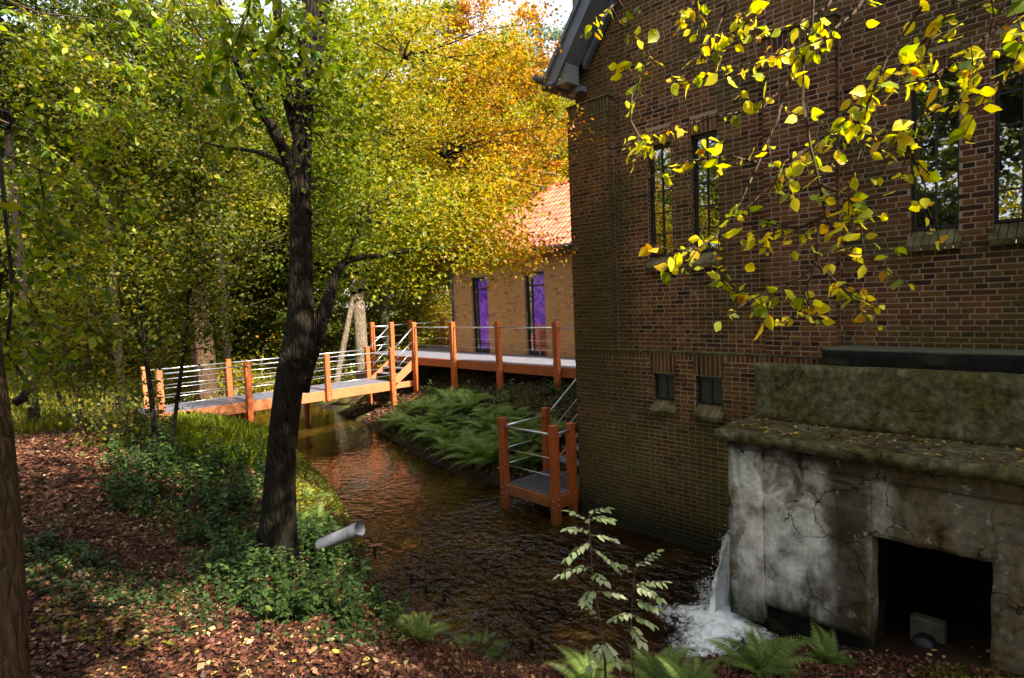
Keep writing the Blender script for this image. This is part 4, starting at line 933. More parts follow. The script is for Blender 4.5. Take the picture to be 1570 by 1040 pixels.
# ------------------------------------------------------------------ shrubs and bushes
def make_bush(name, label, x, y, r, h, nleaf, L, W, leafm, seed, group=None, stems=7, cat='bush', clump=.22, low=1):
    R = random.Random(seed); z0 = gz(x, y)-.04; root = thing(name, label, cat, (x, y, z0), 0, group); st_ = MB(); cl = []
    for _ in range(stems):
        e = Vector((x+R.gauss(0, r*.5), y+R.gauss(0, r*.5), z0+h*R.uniform(.55, 1))); cp = curve_pts((x+R.uniform(-.1, .1), y+R.uniform(-.1, .1), z0), e, 6, .02, .12, R)
        st_.tube(cp, [.012*h**.5*(1-.7*k/5) for k in range(6)], 5, False)
        for p in cp[low:]: 
            for _k in range(2): 
                q = p+Vector((R.gauss(0, r*.4), R.gauss(0, r*.4), R.gauss(0, h*.12))); cl.append(tuple(q)); st_.tube([p, q], [.005, .002], 3, False)
    keep(st_.build('stems', M['twig'], None, True), root); cl = np.array(cl); g = np.random.default_rng(seed)
    idx = g.integers(0, len(cl), nleaf); P = cl[idx]+g.normal(size=(nleaf, 3))*clump*np.array([1, 1, .7]); gzv = ground(P[:, 0], P[:, 1]); P[:, 2] = np.maximum(P[:, 2], gzv+.02)
    leaf_obj('foliage', P, np.full(nleaf, L), np.full(nleaf, W), leafm, root); return root
BG = 'bushes along the far side of the footbridge'
for i, (x, d, r, h, lm, lab) in enumerate([(20, 25, 1.5, 3.2, 'leaf_lime', 'green bush beyond the sunlit path at far left'), (110, 24, 1.5, 3.6, 'leaf_olive', 'olive bush behind the left end of the path'), (170, 27, 1.3, 2.6, 'leaf_lime', 'lime green bush left of the footbridge end'),
    (265, 24, 1.2, 3.0, 'leaf_yellow', 'yellowing bush behind the first bridge posts'), (380, 22.5, 1.3, 2.6, 'leaf_yellow', 'yellow green bush hanging over the bridge rail left of the dark trunk'), (400, 27, 1.8, 5.5, 'leaf_fresh_lime', 'tall sunlit bush filling the gap above the bridge left of the dark trunk'), (470, 28, 1.8, 6.0, 'leaf_yellow', 'tall yellowing bush behind the bridge just right of the dark trunk'), (330, 26, 1.6, 5.0, 'leaf_fresh_lime', 'tall sunlit bush above the bridge beside the brown trunk'), (440, 25, 1.6, 3.0, 'leaf_lime', 'green bush behind the bridge beside the dark trunk'),
    (500, 26, 1.4, 2.4, 'leaf_olive', 'low dark bush between dark trunk and pale oak'), (620, 28, 1.5, 2.6, 'leaf_lime', 'sunlit green bush behind the stair rails'), (665, 27, 1.5, 2.2, 'leaf_yellow', 'yellow green bush behind the far end of the raised deck'), (650, 34, 2.2, 3.6, 'leaf_yellow', 'wide golden bush far behind the raised deck'), (700, 30, 1.5, 3.5, 'leaf_lime', 'green bush beside the left corner of the annex'),
    (60, 25, 2.0, 4.2, 'leaf_olive', 'large olive bush in the far left background'), (340, 30, 2.0, 4.0, 'leaf_olive', 'large shaded bush far behind the bridge centre')]):
    b = at_ground(x, d); make_bush('woodland_bush', lab, b[0], b[1], r, h, 5200, .11, .07, lm, 60+i, BG, clump=.34)
make_bush('multi_stem_shrub', 'leafy multi stemmed shrub on the mulch beside the sunlit path at left', 1.6, 13.4, .75, 3.1, 4600, .085, .05, 'leaf_lime', 81, stems=12, cat='shrub', clump=.24, low=3)
make_bush('multi_stem_shrub', 'low olive shrub between the path shrub and the two thin saplings', 1.9, 11.6, .5, 1.0, 1200, .08, .05, 'leaf_olive', 82, stems=9, cat='shrub', clump=.22)
# two thin young trees with airy crowns
def sapling(label, pts, rad, nleaf, seed, spread, leafm='leaf_lime', L=.075):
    root = thing('young_tree', label, 'young tree', tuple(pts[0])); mb = MB(); p, r = bark_tube(mb, [(*q, w_) for q, w_ in zip(pts, rad)], 8, 24, .03, seed); keep(mb.build('trunk', M['bark_dark'], None, True), root)
    R = random.Random(seed); br = MB(); cl = []
    for i in range(10, len(p)):
        for _ in range(4):
            e = p[i]+Vector((R.gauss(0, spread), R.gauss(0, spread), R.uniform(.1, .7))); cp = curve_pts(p[i], e, 5, .04, .08, R); br.tube(cp, [.012, .010, .007, .005, .002], 4, False); cl += [tuple(c) for c in cp[2:]]
    keep(br.build('boughs', M['bark_dark'], None, True), root); cl = np.array(cl); idx = rng.integers(0, len(cl), nleaf)
    leaf_obj('crown', cl[idx]+rng.normal(size=(nleaf, 3))*.17, np.full(nleaf, L), np.full(nleaf, L*.6), leafm, root); return root
sapling('thin dark young tree, left of the two leaning saplings on the mid bank', [at(240, 745, 9.2), at(235, 640, 9.2), at(223, 540, 9.2), at(212, 440, 9.1), at(196, 370, 9.0), at(186, 270, 9.0), at(170, 130, 8.9)], [.045, .038, .034, .030, .024, .016, .008], 8500, 5, .65)
sapling('thin dark young tree, right one of the pair, leaning right on the mid bank', [at(262, 745, 9.3), at(266, 660, 9.35), at(279, 560, 9.4), at(290, 450, 9.5), at(296, 330, 9.6), at(310, 200, 9.7)], [.036, .032, .028, .024, .016, .008], 7000, 6, .6, 'leaf_olive')

# ------------------------------------------------------------------ trunk at the left edge, cable, hanging green boughs
et = thing('edge_trunk', 'ridged brown trunk cut by the left edge of the picture', 'tree', tuple(at(-14, 1060, 3.25)))
mb = MB(); bark_tube(mb, [(*(at(-16, 1250, 3.1)), .24), (*at(-14, 1060, 3.25), .17), (*at(-20, 850, 3.35), .165), (*at(-28, 700, 3.4), .16), (*at(-42, 560, 3.5), .15), (*at(-60, 400, 3.6), .14), (*at(-80, 200, 3.8), .13), (*at(-90, -300, 4.5), .09)], 26, 60, .05, 8); keep(mb.build('trunk', M['bark_brown'], None, True), et)
cb = thing('dangling_cable', 'black dangling cable with a connector hanging before the left edge trunk', 'cable', tuple(at(20, 600, 3.9)))
mb = MB(); mb.tube([at(x, y, 3.9) for x, y in [(-60, 150), (-10, 168), (14, 172), (20, 186), (10, 198), (-4, 192)]], .010, 8); mb.tube([at(x, y, 3.9) for x, y in [(-12, 180), (2, 260), (8, 330), (16, 400), (18, 450), (14, 500), (10, 530), (20, 556), (34, 575), (46, 592), (42, 606), (36, 612)]], .011, 8)
keep(mb.build('cord', M['rubber_black'], None, True), cb); mb = MB(); mb.tube([at(42, 598, 3.9), at(36, 610, 3.88), at(24, 617, 3.88)], [.02, .032, .028], 10); keep(mb.build('connector', M['rubber_black'], None, True), cb)
def bough_set(name, label, cat, lines, m, L, n_per, hang, seed, parts=0, sub=0, subl=.3, wr=.66, twigr=.008):
    """lines: polylines of picture points with distance; twigs carry ovate pointed leaves"""
    R = random.Random(seed); p0 = at(*lines[0][0]); root = thing(name, label, cat, tuple(p0)); tw = MB(); P = []; D = []
    segs_ = []
    for ln in lines:
        pts = [Vector(at(*q)) for q in ln]; segs_.append((pts, twigr))
    for (pts, r_) in list(segs_):
        for _ in range(sub):
            i = R.randrange(0, len(pts)-1); a = pts[i].lerp(pts[i+1], R.random()); dr = (pts[i+1]-pts[i]).normalized()
            e = a+(dr*.6+Vector((R.gauss(0, .6), R.gauss(0, .6), R.gauss(-.25, .6)))).normalized()*subl*R.uniform(.5, 1.3); segs_.append((curve_pts(a, e, 5, -.05, .08, R), twigr*.4))
    for pts, r_ in segs_:
        m_ = len(pts)
        tw.tube(pts, [r_*(1-.75*k/(m_-1)) for k in range(m_)], 6, False)
        ln = sum((b-a).length for a, b in zip(pts[:-1], pts[1:])); cnt = int(ln*n_per)
        for _ in range(cnt):
            i = R.randrange(0, m_-1); t = R.random(); a = pts[i].lerp(pts[i+1], t)
            if r_ > .006 and i < (m_-1)*.35: continue
            d = Vector((R.gauss(0, .7), R.gauss(0, .7), -hang+R.gauss(0, .45))).normalized(); P.append(tuple(a+d*.012)); D.append(tuple(d))
    keep(tw.build('twigs', M['twig'], None, True), root); P = np.array(P); D = np.array(D); n = len(P)
    N = rng.normal(size=(n, 3)); N -= _f*.9*np.sign(N@_f)[:, None]; s = np.clip(1+.36*rng.normal(size=n), .45, 2.0)*L; a = rng.random(n)
    order = np.argsort(-s); pa = order[:parts]; re_ = order[parts:]
    for i in pa:
        V, F = leaf_hi(P[i:i+1], D[i:i+1], N[i:i+1], s[i:i+1], s[i:i+1]*wr, fold=R.uniform(.02, .25), droop=R.uniform(-.1, .4), curl=R.uniform(0, .2))
        keep(link('leaf', np_mesh('leaf', V, F, np.full(12, a[i])), None, M[m]), root)
    if len(re_):
        V, F = leaf_hi(P[re_], D[re_], N[re_], s[re_], s[re_]*wr); o = link('small_leaves', np_mesh('small_leaves', V, F, np.repeat(a[re_], 12)), None, M[m]); keep(o, root); o['kind'] = 'stuff'
    return root
YB = [[(1640, -60, 2.5), (1560, -20, 2.5), (1500, 10, 2.5), (1440, 30, 2.55), (1380, 60, 2.6)], [(1640, 20, 2.6), (1540, 60, 2.65), (1440, 90, 2.7), (1340, 110, 2.75)], [(1300, -50, 2.8), (1270, 10, 2.8), (1220, 40, 2.8), (1160, 50, 2.85), (1120, 70, 2.9)], [(1480, -50, 2.6), (1460, 10, 2.6), (1420, 60, 2.65), (1350, 140, 2.7), (1290, 190, 2.7), (1240, 230, 2.75)], [(1200, -50, 2.8), (1180, 0, 2.8), (1130, 50, 2.85), (1075, 55, 2.9)],
      [(1250, -60, 2.7), (1245, 40, 2.75), (1225, 110, 2.8), (1170, 165, 2.85), (1095, 180, 2.9), (1030, 198, 2.95), (982, 212, 3.0), (941, 232, 3.0)], [(982, 212, 3.0), (966, 185, 3.0), (968, 150, 3.0), (985, 110, 3.0), (1003, 72, 3.0)],
      [(1200, 150, 2.8), (1192, 182, 2.8), (1163, 250, 2.85), (1135, 311, 2.9), (1103, 360, 2.9), (1098, 410, 2.9), (1112, 438, 2.9)], [(1233, 60, 2.7), (1231, 153, 2.6), (1243, 226, 2.6), (1257, 283, 2.6), (1265, 331, 2.6), (1279, 356, 2.6), (1303, 388, 2.6), (1348, 404, 2.6)],
      [(1257, 325, 2.6), (1250, 408, 2.6), (1235, 445, 2.6), (1228, 480, 2.6)], [(1265, 331, 2.6), (1225, 350, 2.65), (1190, 345, 2.7), (1155, 340, 2.7)], [(1245, 400, 2.6), (1280, 430, 2.6), (1312, 462, 2.6)], [(1640, -20, 2.4), (1560, 20, 2.4), (1480, 80, 2.4), (1430, 120, 2.4), (1370, 130, 2.5), (1300, 150, 2.6)],
      [(1640, 60, 2.3), (1590, 100, 2.3), (1530, 130, 2.3), (1450, 160, 2.4), (1400, 190, 2.45), (1360, 220, 2.5)], [(1450, -40, 2.5), (1400, 30, 2.5), (1360, 90, 2.5), (1330, 160, 2.55), (1320, 230, 2.6), (1300, 290, 2.6)], [(1130, -40, 2.9), (1110, 20, 2.9), (1090, 70, 2.9), (1060, 110, 2.95), (1040, 130, 3)],
      [(1350, -40, 2.6), (1310, 20, 2.6), (1260, 60, 2.6), (1180, 90, 2.7), (1100, 110, 2.8)], [(1080, -30, 3), (1060, 10, 3), (1030, 25, 3.0)], [(1560, -30, 2.4), (1520, 40, 2.4), (1500, 100, 2.4), (1470, 150, 2.2)], [(1380, 200, 2.5), (1400, 240, 2.5), (1420, 290, 2.5), (1410, 325, 2.5)],
      [(1163, 250, 2.85), (1120, 240, 2.9), (1070, 245, 2.9), (1035, 250, 2.9)], [(1600, 40, 2.3), (1570, 60, 2.3), (1555, 100, 2.3)], [(1243, 226, 2.6), (1200, 250, 2.6), (1180, 300, 2.6)], [(1103, 360, 2.9), (1080, 375, 2.9), (1060, 380, 2.9)], [(1257, 283, 2.6), (1300, 300, 2.6), (1320, 340, 2.6)],
      [(960, -40, 3.2), (950, 0, 3.2), (935, 12, 3.2), (925, 22, 3.2)], [(1250, 410, 2.6), (1200, 440, 2.65), (1150, 460, 2.7), (1105, 490, 2.7)]]
bough_set('yellow_leaved_bough', 'overhanging twigs of glowing yellow leaves hanging before the dark mill gable', 'branch', YB, 'leaf_bright_yellow', .051, 25, .5, 21, parts=290, sub=6, subl=.22)
GB = [[(300, -60, 4.2), (330, 0, 4.2), (370, 60, 4.2), (400, 120, 4.2), (395, 170, 4.2), (370, 190, 4.2)], [(420, -60, 4.2), (430, 0, 4.2), (440, 30, 4.2), (450, 60, 4.2)], [(250, -60, 4.4), (280, 10, 4.4), (310, 60, 4.4), (350, 110, 4.4), (360, 165, 4.4), (340, 180, 4.4)], [(370, -50, 4.3), (390, 10, 4.3), (410, 60, 4.3), (430, 110, 4.3)],
      [(180, -60, 4.6), (220, 0, 4.6), (290, 50, 4.6), (330, 80, 4.6)], [(395, -60, 4), (380, 20, 4), (360, 70, 4), (330, 105, 4)]]
bough_set('lime_leaved_bough', 'sunlit lime green pointed leaves hanging at the top left of the big dark trunk', 'branch', GB, 'leaf_fresh_lime', .080, 34, .8, 22, parts=150, sub=8, subl=.35, wr=.46)
LB = [[(-80, 100, 4.0), (-20, 140, 4.0), (40, 180, 4.2), (110, 215, 4.4), (170, 230, 4.6)], [(-80, 200, 3.8), (-10, 230, 3.9), (60, 260, 4.1), (130, 290, 4.3), (200, 300, 4.5), (230, 310, 4.6)], [(-80, 280, 3.8), (0, 300, 3.9), (60, 350, 4), (100, 400, 4.1), (110, 440, 4.1)], [(-60, 360, 3.9), (0, 400, 3.9), (40, 450, 4), (70, 500, 4), (90, 540, 4)],
      [(-60, 20, 4.2), (40, 60, 4.4), (140, 80, 4.6), (230, 110, 4.8)], [(-60, 450, 3.9), (0, 480, 3.9), (30, 520, 4), (60, 560, 4)], [(-40, -20, 4.2), (60, 20, 4.4), (150, 30, 4.6), (230, 40, 4.8)], [(60, 260, 4.1), (70, 320, 4.2), (90, 360, 4.2)], [(-60, 160, 4.6), (40, 200, 4.9), (120, 260, 5.1), (180, 330, 5.3), (200, 400, 5.4)], [(100, 130, 5.2), (160, 170, 5.2), (200, 220, 5.2), (260, 250, 5.3)]]
bough_set('green_leaved_bough', 'green and yellow leaves on thin twigs reaching in from the left edge', 'branch', LB, 'leaf_fresh_lime', .058, 34, .6, 23, parts=120, sub=12, subl=.45, wr=.55)

# ------------------------------------------------------------------ ferns
def frond_mesh(npairs, detail, seed):
    R = random.Random(seed); mb = MB(); s_ = 1.0
    ax = lambda s: Vector((s*.86, 0, .62*s-.72*s*s))
    pts = [ax(i/10) for i in range(11)]; mb.tube(pts, [.008*(1-.8*i/10) for i in range(11)], 4, False, .4)
    V = []; F = []; A = []
    for i in range(npairs):
        s = .12+.87*i/(npairs-1); p = ax(s); t = (ax(min(1, s+.02))-ax(s-.02)).normalized(); ln = .25*math.sin(pi*min(1, (s+.12)*.88)**.8)*(1-s*.25)+.02
        for sg in (-1, 1):
            d = (Vector((0, sg, 0))+t*.42+Vector((0, 0, -.15+R.uniform(-.06, .06)))).normalized(); up_ = Vector((0, 0, 1)); side = d.cross(up_).normalized(); h = R.random()*.5
            if detail:
                m_ = 8
                for k in range(m_):
                    q = p+d*ln*(k+.5)/m_-Vector((0, 0, .05*ln*(k/m_)**2)); l2 = ln*.115*(1-.6*k/m_)+.003; 
                    for s2 in (-1, 1):
                        e = q+side*s2*l2+d*l2*.45; w_ = d*ln*.045; mb.add([q-w_, q+w_, e], [(0, 1, 2)], h)
            else:
                w_ = side*ln*.085; e = p+d*ln-Vector((0, 0, .06*ln)); m1 = p+d*ln*.4; mb.add([p, m1+w_, e, m1-w_], [(0, 1, 2), (0, 2, 3)], h)
    return mb.mesh('frond')
FL = [frond_mesh(20, False, k) for k in range(3)]; FH = [frond_mesh(24, False, 7+k) for k in range(3)]
def fern(label, x, y, size, n, seed, group, hi=False, z=None, mat='leaf_fern', a0=0, spread=2*pi):
    R = random.Random(seed); z = gz(x, y) if z is None else z; root = thing('fern', label, 'fern', (x, y, z-.02), 0, group)
    for i in range(n):
        o = link('frond', (FH if hi else FL)[i % 3], None, M[mat]); s = size*R.uniform(.75, 1.15); o.parent = root
        o.rotation_euler = (R.uniform(-.25, .25), R.uniform(-.95, -.15), a0+spread*i/n+R.uniform(-.25, .25)); o.scale = (s, s*R.uniform(.85, 1.1), s*(1.3 if group.startswith('ferns massed') else 1))
FG = 'ferns massed on the far bank beside the landing'
R = random.Random(9); k = 0; fl = []
for (x, y) in [(9.1, 14.6), (9.6, 13.8), (9.0, 13.5), (9.9, 13.0), (9.2, 12.6), (8.7, 12.3), (9.7, 12.1), (9.1, 11.5), (8.5, 11.2), (9.5, 11.0), (8.9, 10.5), (8.3, 10.3), (9.4, 10.1), (8.7, 9.7), (8.2, 9.4), (9.2, 9.2), (8.5, 8.8), (9.7, 14.6), (10.2, 13.8), (8.8, 13.0), (8.35, 11.8), (8.1, 10.8), (8.0, 9.8), (8.2, 8.5), (9.0, 8.4), (10.0, 12.5), (8.9, 14.1), (9.5, 12.9)]:
    x += R.gauss(0, .08); y += R.gauss(0, .08); fern('green fern in the mass of ferns on the far bank between bridge and landing', x, y, R.uniform(.8, 1.05), 14, 100+k, FG, a0=R.uniform(0, 6)); k += 1
for (x, y, s, lab) in [(3.25, 6.95, .5, 'yellow green fern at the water edge behind the grey pipe'), (3.35, 7.7, .55, 'fern on the water edge right of the big trunk'), (3.6, 8.5, .5, 'farther fern on the water edge behind the big trunk'), (2.9, 7.4, .5, 'fern tucked against the right side of the big trunk'), (8.6, 16.2, .55, 'fern under the footbridge by the far post')]:
    fern(lab, x, y, s, 9, int(x*100), 'scattered bank ferns')
def px_ground(x, y, z0=1.2):     # point of the ground under picture point
    d = 2.0; 
    while d < 40:
        p = at(x, y, d)
        if p[2] < gz(p[0], p[1]): return p
        d += .04
    return p
for (x, y, s, n, lab) in [(1165, 1030, .52, 9, 'large green fern in front of the foot of the plaster block'), (1270, 1020, .36, 7, 'small fern right of the large one before the black opening'), (1010, 1045, .42, 8, 'fern at the bottom edge right of the pale sapling'), (905, 1050, .40, 8, 'fern at the bottom edge under the pale sapling'), (640, 985, .42, 7, 'feathery fern on the near water edge left of the sticks'), (735, 1010, .42, 7, 'feathery fern on the near water edge at the bottom centre'), (1060, 1075, .4, 7, 'dark fern at bottom centre below the foam')]:
    p = px_ground(x, y); fern(lab, p[0], p[1], s*1.15, n+3, x, 'ferns on the near bank', True)

# ------------------------------------------------------------------ pale young saplings by the water
def sprig_sapling(label, pts, rad, sprigs, L, m, seed):
    root = thing('pale_sapling', label, 'sapling', tuple(pts[0])); mb = MB(); mb.tube(pts, rad, 7); keep(mb.build('stem', M['twig'], None, True), root); R = random.Random(seed)
    for (a, b, n) in sprigs:
        a = Vector(at(*a)); b = Vector(at(*b)); cp = curve_pts(a, b, 6, .06, .04, R); t_ = MB(); t_.tube(cp, [.004, .0035, .003, .0025, .002, .001], 5, False); sp = t_.build('twig', M['twig'], None, True); keep(sp, root)
        P = []; D = []; N = []
        for i in range(n):
            t = .15+.85*i/n; k = min(int(t*5), 4); q = cp[k].lerp(cp[k+1], t*5-k); d0 = (cp[k+1]-cp[k]).normalized(); s_ = d0.cross(Vector((0, 0, 1))).normalized()*(1 if i % 2 else -1)
            d = (s_+d0*.7+Vector((0, 0, R.uniform(-.35, .05)))).normalized(); P.append(tuple(q)); D.append(tuple(d)); N.append((R.gauss(0, .25), R.gauss(0, .25), 1))
        P.append(tuple(cp[-1])); D.append(tuple((cp[-1]-cp[-2]).normalized())); N.append((0, 0, 1)); s = np.array([L*R.uniform(.75, 1.2) for _ in P])
        V, F = leaf_hi(np.array(P), np.array(D), np.array(N), s, s*.6); lo = link('leaf_sprig', np_mesh('leaf_sprig', V, F, np.repeat(rng.random(len(P)), 12)), None, M[m]); keep(lo, sp)
dS = 3.6
sprig_sapling('slender sapling with whitish green leaves rising from the near bank before the water', [at(930, 1075, dS), at(927, 1000, dS), at(918, 940, dS), at(910, 900, dS), at(905, 840, dS), at(903, 790, dS)], [.009, .008, .007, .006, .004, .002],
  [((905, 800, dS), (875, 786, 3.55), 7), ((904, 792, dS), (930, 780, 3.65), 6), ((905, 798, dS), (936, 796, 3.6), 8), ((904, 815, dS), (870, 812, 3.5), 7), ((905, 822, dS), (942, 828, 3.7), 10), ((904, 830, dS), (870, 856, 3.55), 9), ((905, 842, dS), (945, 872, 3.65), 12), ((906, 870, dS), (860, 882, 3.6), 9), ((908, 880, dS), (926, 892, 3.5), 6), ((910, 905, dS), (895, 925, 3.5), 8), ((912, 910, dS), (955, 915, 3.7), 11), ((918, 950, dS), (900, 930, 3.6), 5), ((925, 985, dS), (905, 1020, 3.5), 9), ((925, 985, dS), (945, 1015, 3.5), 9)], .054, 'leaf_sapling', 31)
sprig_sapling('second pale sapling, shorter, just right of the tallest one at the water edge', [at(975, 1060, 3.7), at(966, 990, 3.75), at(969, 920, 3.8), at(972, 885, 3.8), at(975, 870, 3.8)], [.007, .006, .005, .004, .002],
  [((973, 875, 3.8), (1008, 848, 3.85), 10), ((972, 880, 3.8), (935, 862, 3.75), 9), ((970, 900, 3.8), (1022, 893, 3.8), 11), ((970, 898, 3.8), (1012, 918, 3.7), 10), ((969, 920, 3.8), (1010, 935, 3.75), 9), ((968, 940, 3.8), (940, 950, 3.7), 7), ((967, 945, 3.8), (1003, 960, 3.8), 9), ((967, 960, 3.8), (985, 985, 3.7), 8)], .054, 'leaf_sapling', 32)

# ------------------------------------------------------------------ ground cover, nettles, litter
def in_px(P, poly):
    u, v = project(P); return inpoly(np.stack([u, v], 1), np.array(poly, float))
def cover(name, label, poly, box, dens, L, hmax, m, kind='stuff', up=.9, hi=False):
    x0, x1, y0, y1 = box; n = int((x1-x0)*(y1-y0)*dens); x = rng.uniform(x0, x1, n); y = rng.uniform(y0, y1, n); z = ground(x, y); P = np.stack([x, y, z], 1)
    k = (z > .02) & (vnoise(x*2.3, y*2.3) > -.55)
    if poly is not None: k &= in_px(P, poly)
    P = P[k]; hn = np.clip(.6+.6*vnoise(P[:, 0]*3, P[:, 1]*3), .15, 1.3); P[:, 2] += .01+hmax*hn*rng.random(len(P))
    o = leaf_obj(name, P, np.full(len(P), L), np.full(len(P), L*.68), m, hi=hi, up=up, rnd=np.clip(.5+.35*vnoise(P[:, 0]*1.7, P[:, 1]*1.7)+.25*rng.normal(size=len(P)), 0, .99)); tag(o, label, kind=kind); return o
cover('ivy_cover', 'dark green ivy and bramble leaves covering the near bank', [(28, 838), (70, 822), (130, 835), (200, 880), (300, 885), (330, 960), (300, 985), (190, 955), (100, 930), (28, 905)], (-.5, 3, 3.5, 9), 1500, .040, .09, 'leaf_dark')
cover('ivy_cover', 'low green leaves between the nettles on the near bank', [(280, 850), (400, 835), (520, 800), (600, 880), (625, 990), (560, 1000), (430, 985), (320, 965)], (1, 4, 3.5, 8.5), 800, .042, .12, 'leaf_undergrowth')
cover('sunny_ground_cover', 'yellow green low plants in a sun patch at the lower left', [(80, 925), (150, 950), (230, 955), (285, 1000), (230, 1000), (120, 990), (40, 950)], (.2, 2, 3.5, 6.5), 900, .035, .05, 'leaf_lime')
cover('mid_bank_cover', 'tangle of green plants on the mid bank under the saplings', [(150, 720), (200, 640), (420, 640), (420, 850), (330, 860), (240, 820), (170, 770)], (1, 6, 6.5, 17), 600, .050, .24, 'leaf_undergrowth')
cover('bright_bank_cover', 'sunlit yellow green plants sloping to the water below the footbridge', [(270, 640), (400, 650), (420, 740), (330, 740), (270, 700)], (2.5, 6.2, 10, 16.5), 800, .05, .16, 'leaf_fresh_lime')  # bright leaf colour stands in for sun on this slope
cover('pipe_side_cover', 'green leaves around the landward end of the grey pipe', [(455, 812), (512, 808), (520, 850), (455, 860)], (2, 4.5, 5, 9), 1500, .05, .22, 'leaf_undergrowth')
def grass(name, label, poly, box, dens, h, m):
    x0, x1, y0, y1 = box; n = int((x1-x0)*(y1-y0)*dens); x = rng.uniform(x0, x1, n); y = rng.uniform(y0, y1, n); z = ground(x, y); P = np.stack([x, y, z], 1); k = z > .03
    if poly is not None: k &= in_px(P, poly)
    P = P[k]; n = len(P); D = rng.normal(size=(n, 3))*.45; D[:, 2] = 1; N = rng.normal(size=(n, 3)); s = h*np.clip(1+.35*rng.normal(size=n), .4, 2)
    V, F = leaf_np(P, D, N, s, s*.07, fold=.1, droop=.35); o = link(name, np_mesh(name, V, F, np.repeat(rng.random(n), 4)), None, M[m]); tag(o, label, kind='stuff')
grass('bank_grass', 'sunlit yellow green grass on the bank just below the footbridge', [(270, 635), (420, 650), (425, 730), (330, 720), (270, 690)], (2.2, 6.4, 10, 17), 1500, .20, 'leaf_fresh_lime')  # leaf colour raised in place of sunlight on the grass
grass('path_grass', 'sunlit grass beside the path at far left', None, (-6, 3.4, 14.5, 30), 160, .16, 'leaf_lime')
cover('water_edge_cover', 'green plants on the water edge right of the big trunk', [(440, 680), (500, 700), (560, 800), (560, 850), (440, 840)], (2, 5.5, 6, 13), 900, .055, .25, 'leaf_lime')
cover('far_bank_cover', 'leafy plants on the slope under the raised deck', None, (7.9, 11.0, 8.0, 15.5), 330, .06, .28, 'leaf_undergrowth')
cover('far_bank_cover', 'scattered plants under the raised deck', None, (10.5, 13.0, 8.0, 18), 60, .06, .3, 'leaf_undergrowth')
cover('forest_floor_plants', 'sunlit green plants on the wood floor beyond the footbridge', None, (-6, 5.2, 15, 30), 22, .11, .15, 'leaf_lime')
cover('forest_floor_plants', 'green plants on the wood floor behind the raised deck', None, (10, 24, 20, 36), 80, .14, .7, 'leaf_lime')
cover('corner_plants', 'small variegated plants at the bottom right corner', [(1380, 1100), (1420, 1025), (1570, 1005), (1640, 1100)], (2, 6, -1.5, 2.5), 1600, .04, .06, 'leaf_lime')
def litter(name, label, box, n, L, m, poly=None, dz=.004):
    x0, x1, y0, y1 = box; x = rng.uniform(x0, x1, n); y = rng.uniform(y0, y1, n); z = ground(x, y); k = z > .03; P = np.stack([x, y, z], 1)[k]
    if poly is not None: P = P[in_px(P, poly)]
    n = len(P); D = rng.normal(size=(n, 3)); D[:, 2] *= .22; N = rng.normal(size=(n, 3))*.35; N[:, 2] += 1; P[:, 2] += dz+.02*rng.random(n)
    s = np.clip(1+.5*rng.normal(size=n), .35, 2.6)*L; V, F = leaf_np(P, D, N, s, s*rng.uniform(.4, .75, n), fold=.3, droop=-.1); o = link(name, np_mesh(name, V, F, np.repeat(rng.random(n), 4)), None, M[m]); tag(o, label, kind='stuff')
litter('leaf_litter', 'reddish brown fallen leaves covering the near bank', (-1.5, 6, .5, 8), 110000, .034, 'leaf_litter')
litter('leaf_litter', 'reddish brown leaf mulch on the left slope', (-1.5, 5, 8, 16), 60000, .045, 'leaf_litter')
litter('leaf_litter', 'brown leaf litter under the raised deck', (7.8, 13.1, 7.5, 19), 26000, .06, 'leaf_litter')
# leaves on the slab, yellow leaves on the bank
n = 900; P = np.stack([rng.uniform(5.98, 6.7, n), rng.uniform(-.5, 3.1, n), np.full(n, 2.215)], 1); P = P[vnoise(P[:, 0]*5, P[:, 1]*3) > -.25]; P[:, 2] += rng.random(len(P))*.02; n = len(P); D = rng.normal(size=(n, 3)); D[:, 2] *= .15; N = rng.normal(size=(n, 3))*.3; N[:, 2] += 1
V, F = leaf_np(P, D, N, np.full(n, .045), np.full(n, .028), .25, -.1); o = link('slab_leaves', np_mesh('slab_leaves', V, F, np.repeat(np.clip(rng.random(n)*1.1, 0, .99), 4)), None, M['leaf_litter']); tag(o, 'brown and pale fallen leaves lying on the mossy slab', kind='stuff')
hl = []
for k in range(5):
    V, F = leaf_hi(np.zeros((1, 3)), np.array([[1., 0, 0]]), np.array([[0, 0, 1.]]), np.array([1.]), np.array([.62]), fold=.1+.05*k, droop=-.15+.06*k, curl=.08); me = np_mesh('fallen_leaf', V, F, np.full(12, k/5)); me.materials.append(M['leaf_fallen_yellow']); hl.append(me)
R = random.Random(15)
for i, (x, y) in enumerate([(120, 1000), (195, 1032), (315, 975), (355, 1030), (385, 1036), (480, 975), (430, 955), (265, 925), (150, 1012), (475, 1025), (520, 1008), (598, 1022), (560, 1036), (90, 1020), (250, 1020), (300, 1010), (540, 990), (35, 985), (610, 1030), (205, 985)]+[(R.uniform(40, 640), R.uniform(965, 1038)) for _ in range(26)]+[(R.uniform(1300, 1560), R.uniform(985, 1036)) for _ in range(18)]):
    p = px_ground(x, y); o = link('fallen_leaf', hl[i % 5]); s = R.uniform(.032, .055); o.scale = (s, s, s); o.location = (p[0], p[1], gz(p[0], p[1])+.018); o.rotation_euler = (R.uniform(-.3, .3), R.uniform(-.3, .3), R.uniform(0, 6.28))
    right = x > 1000; tag(o, 'yellow fallen leaf on the brown litter before the black opening' if right else 'yellow fallen leaf lying on the brown litter of the near bank', 'leaf', 'yellow leaves before the opening' if right else 'yellow leaves on the near bank')
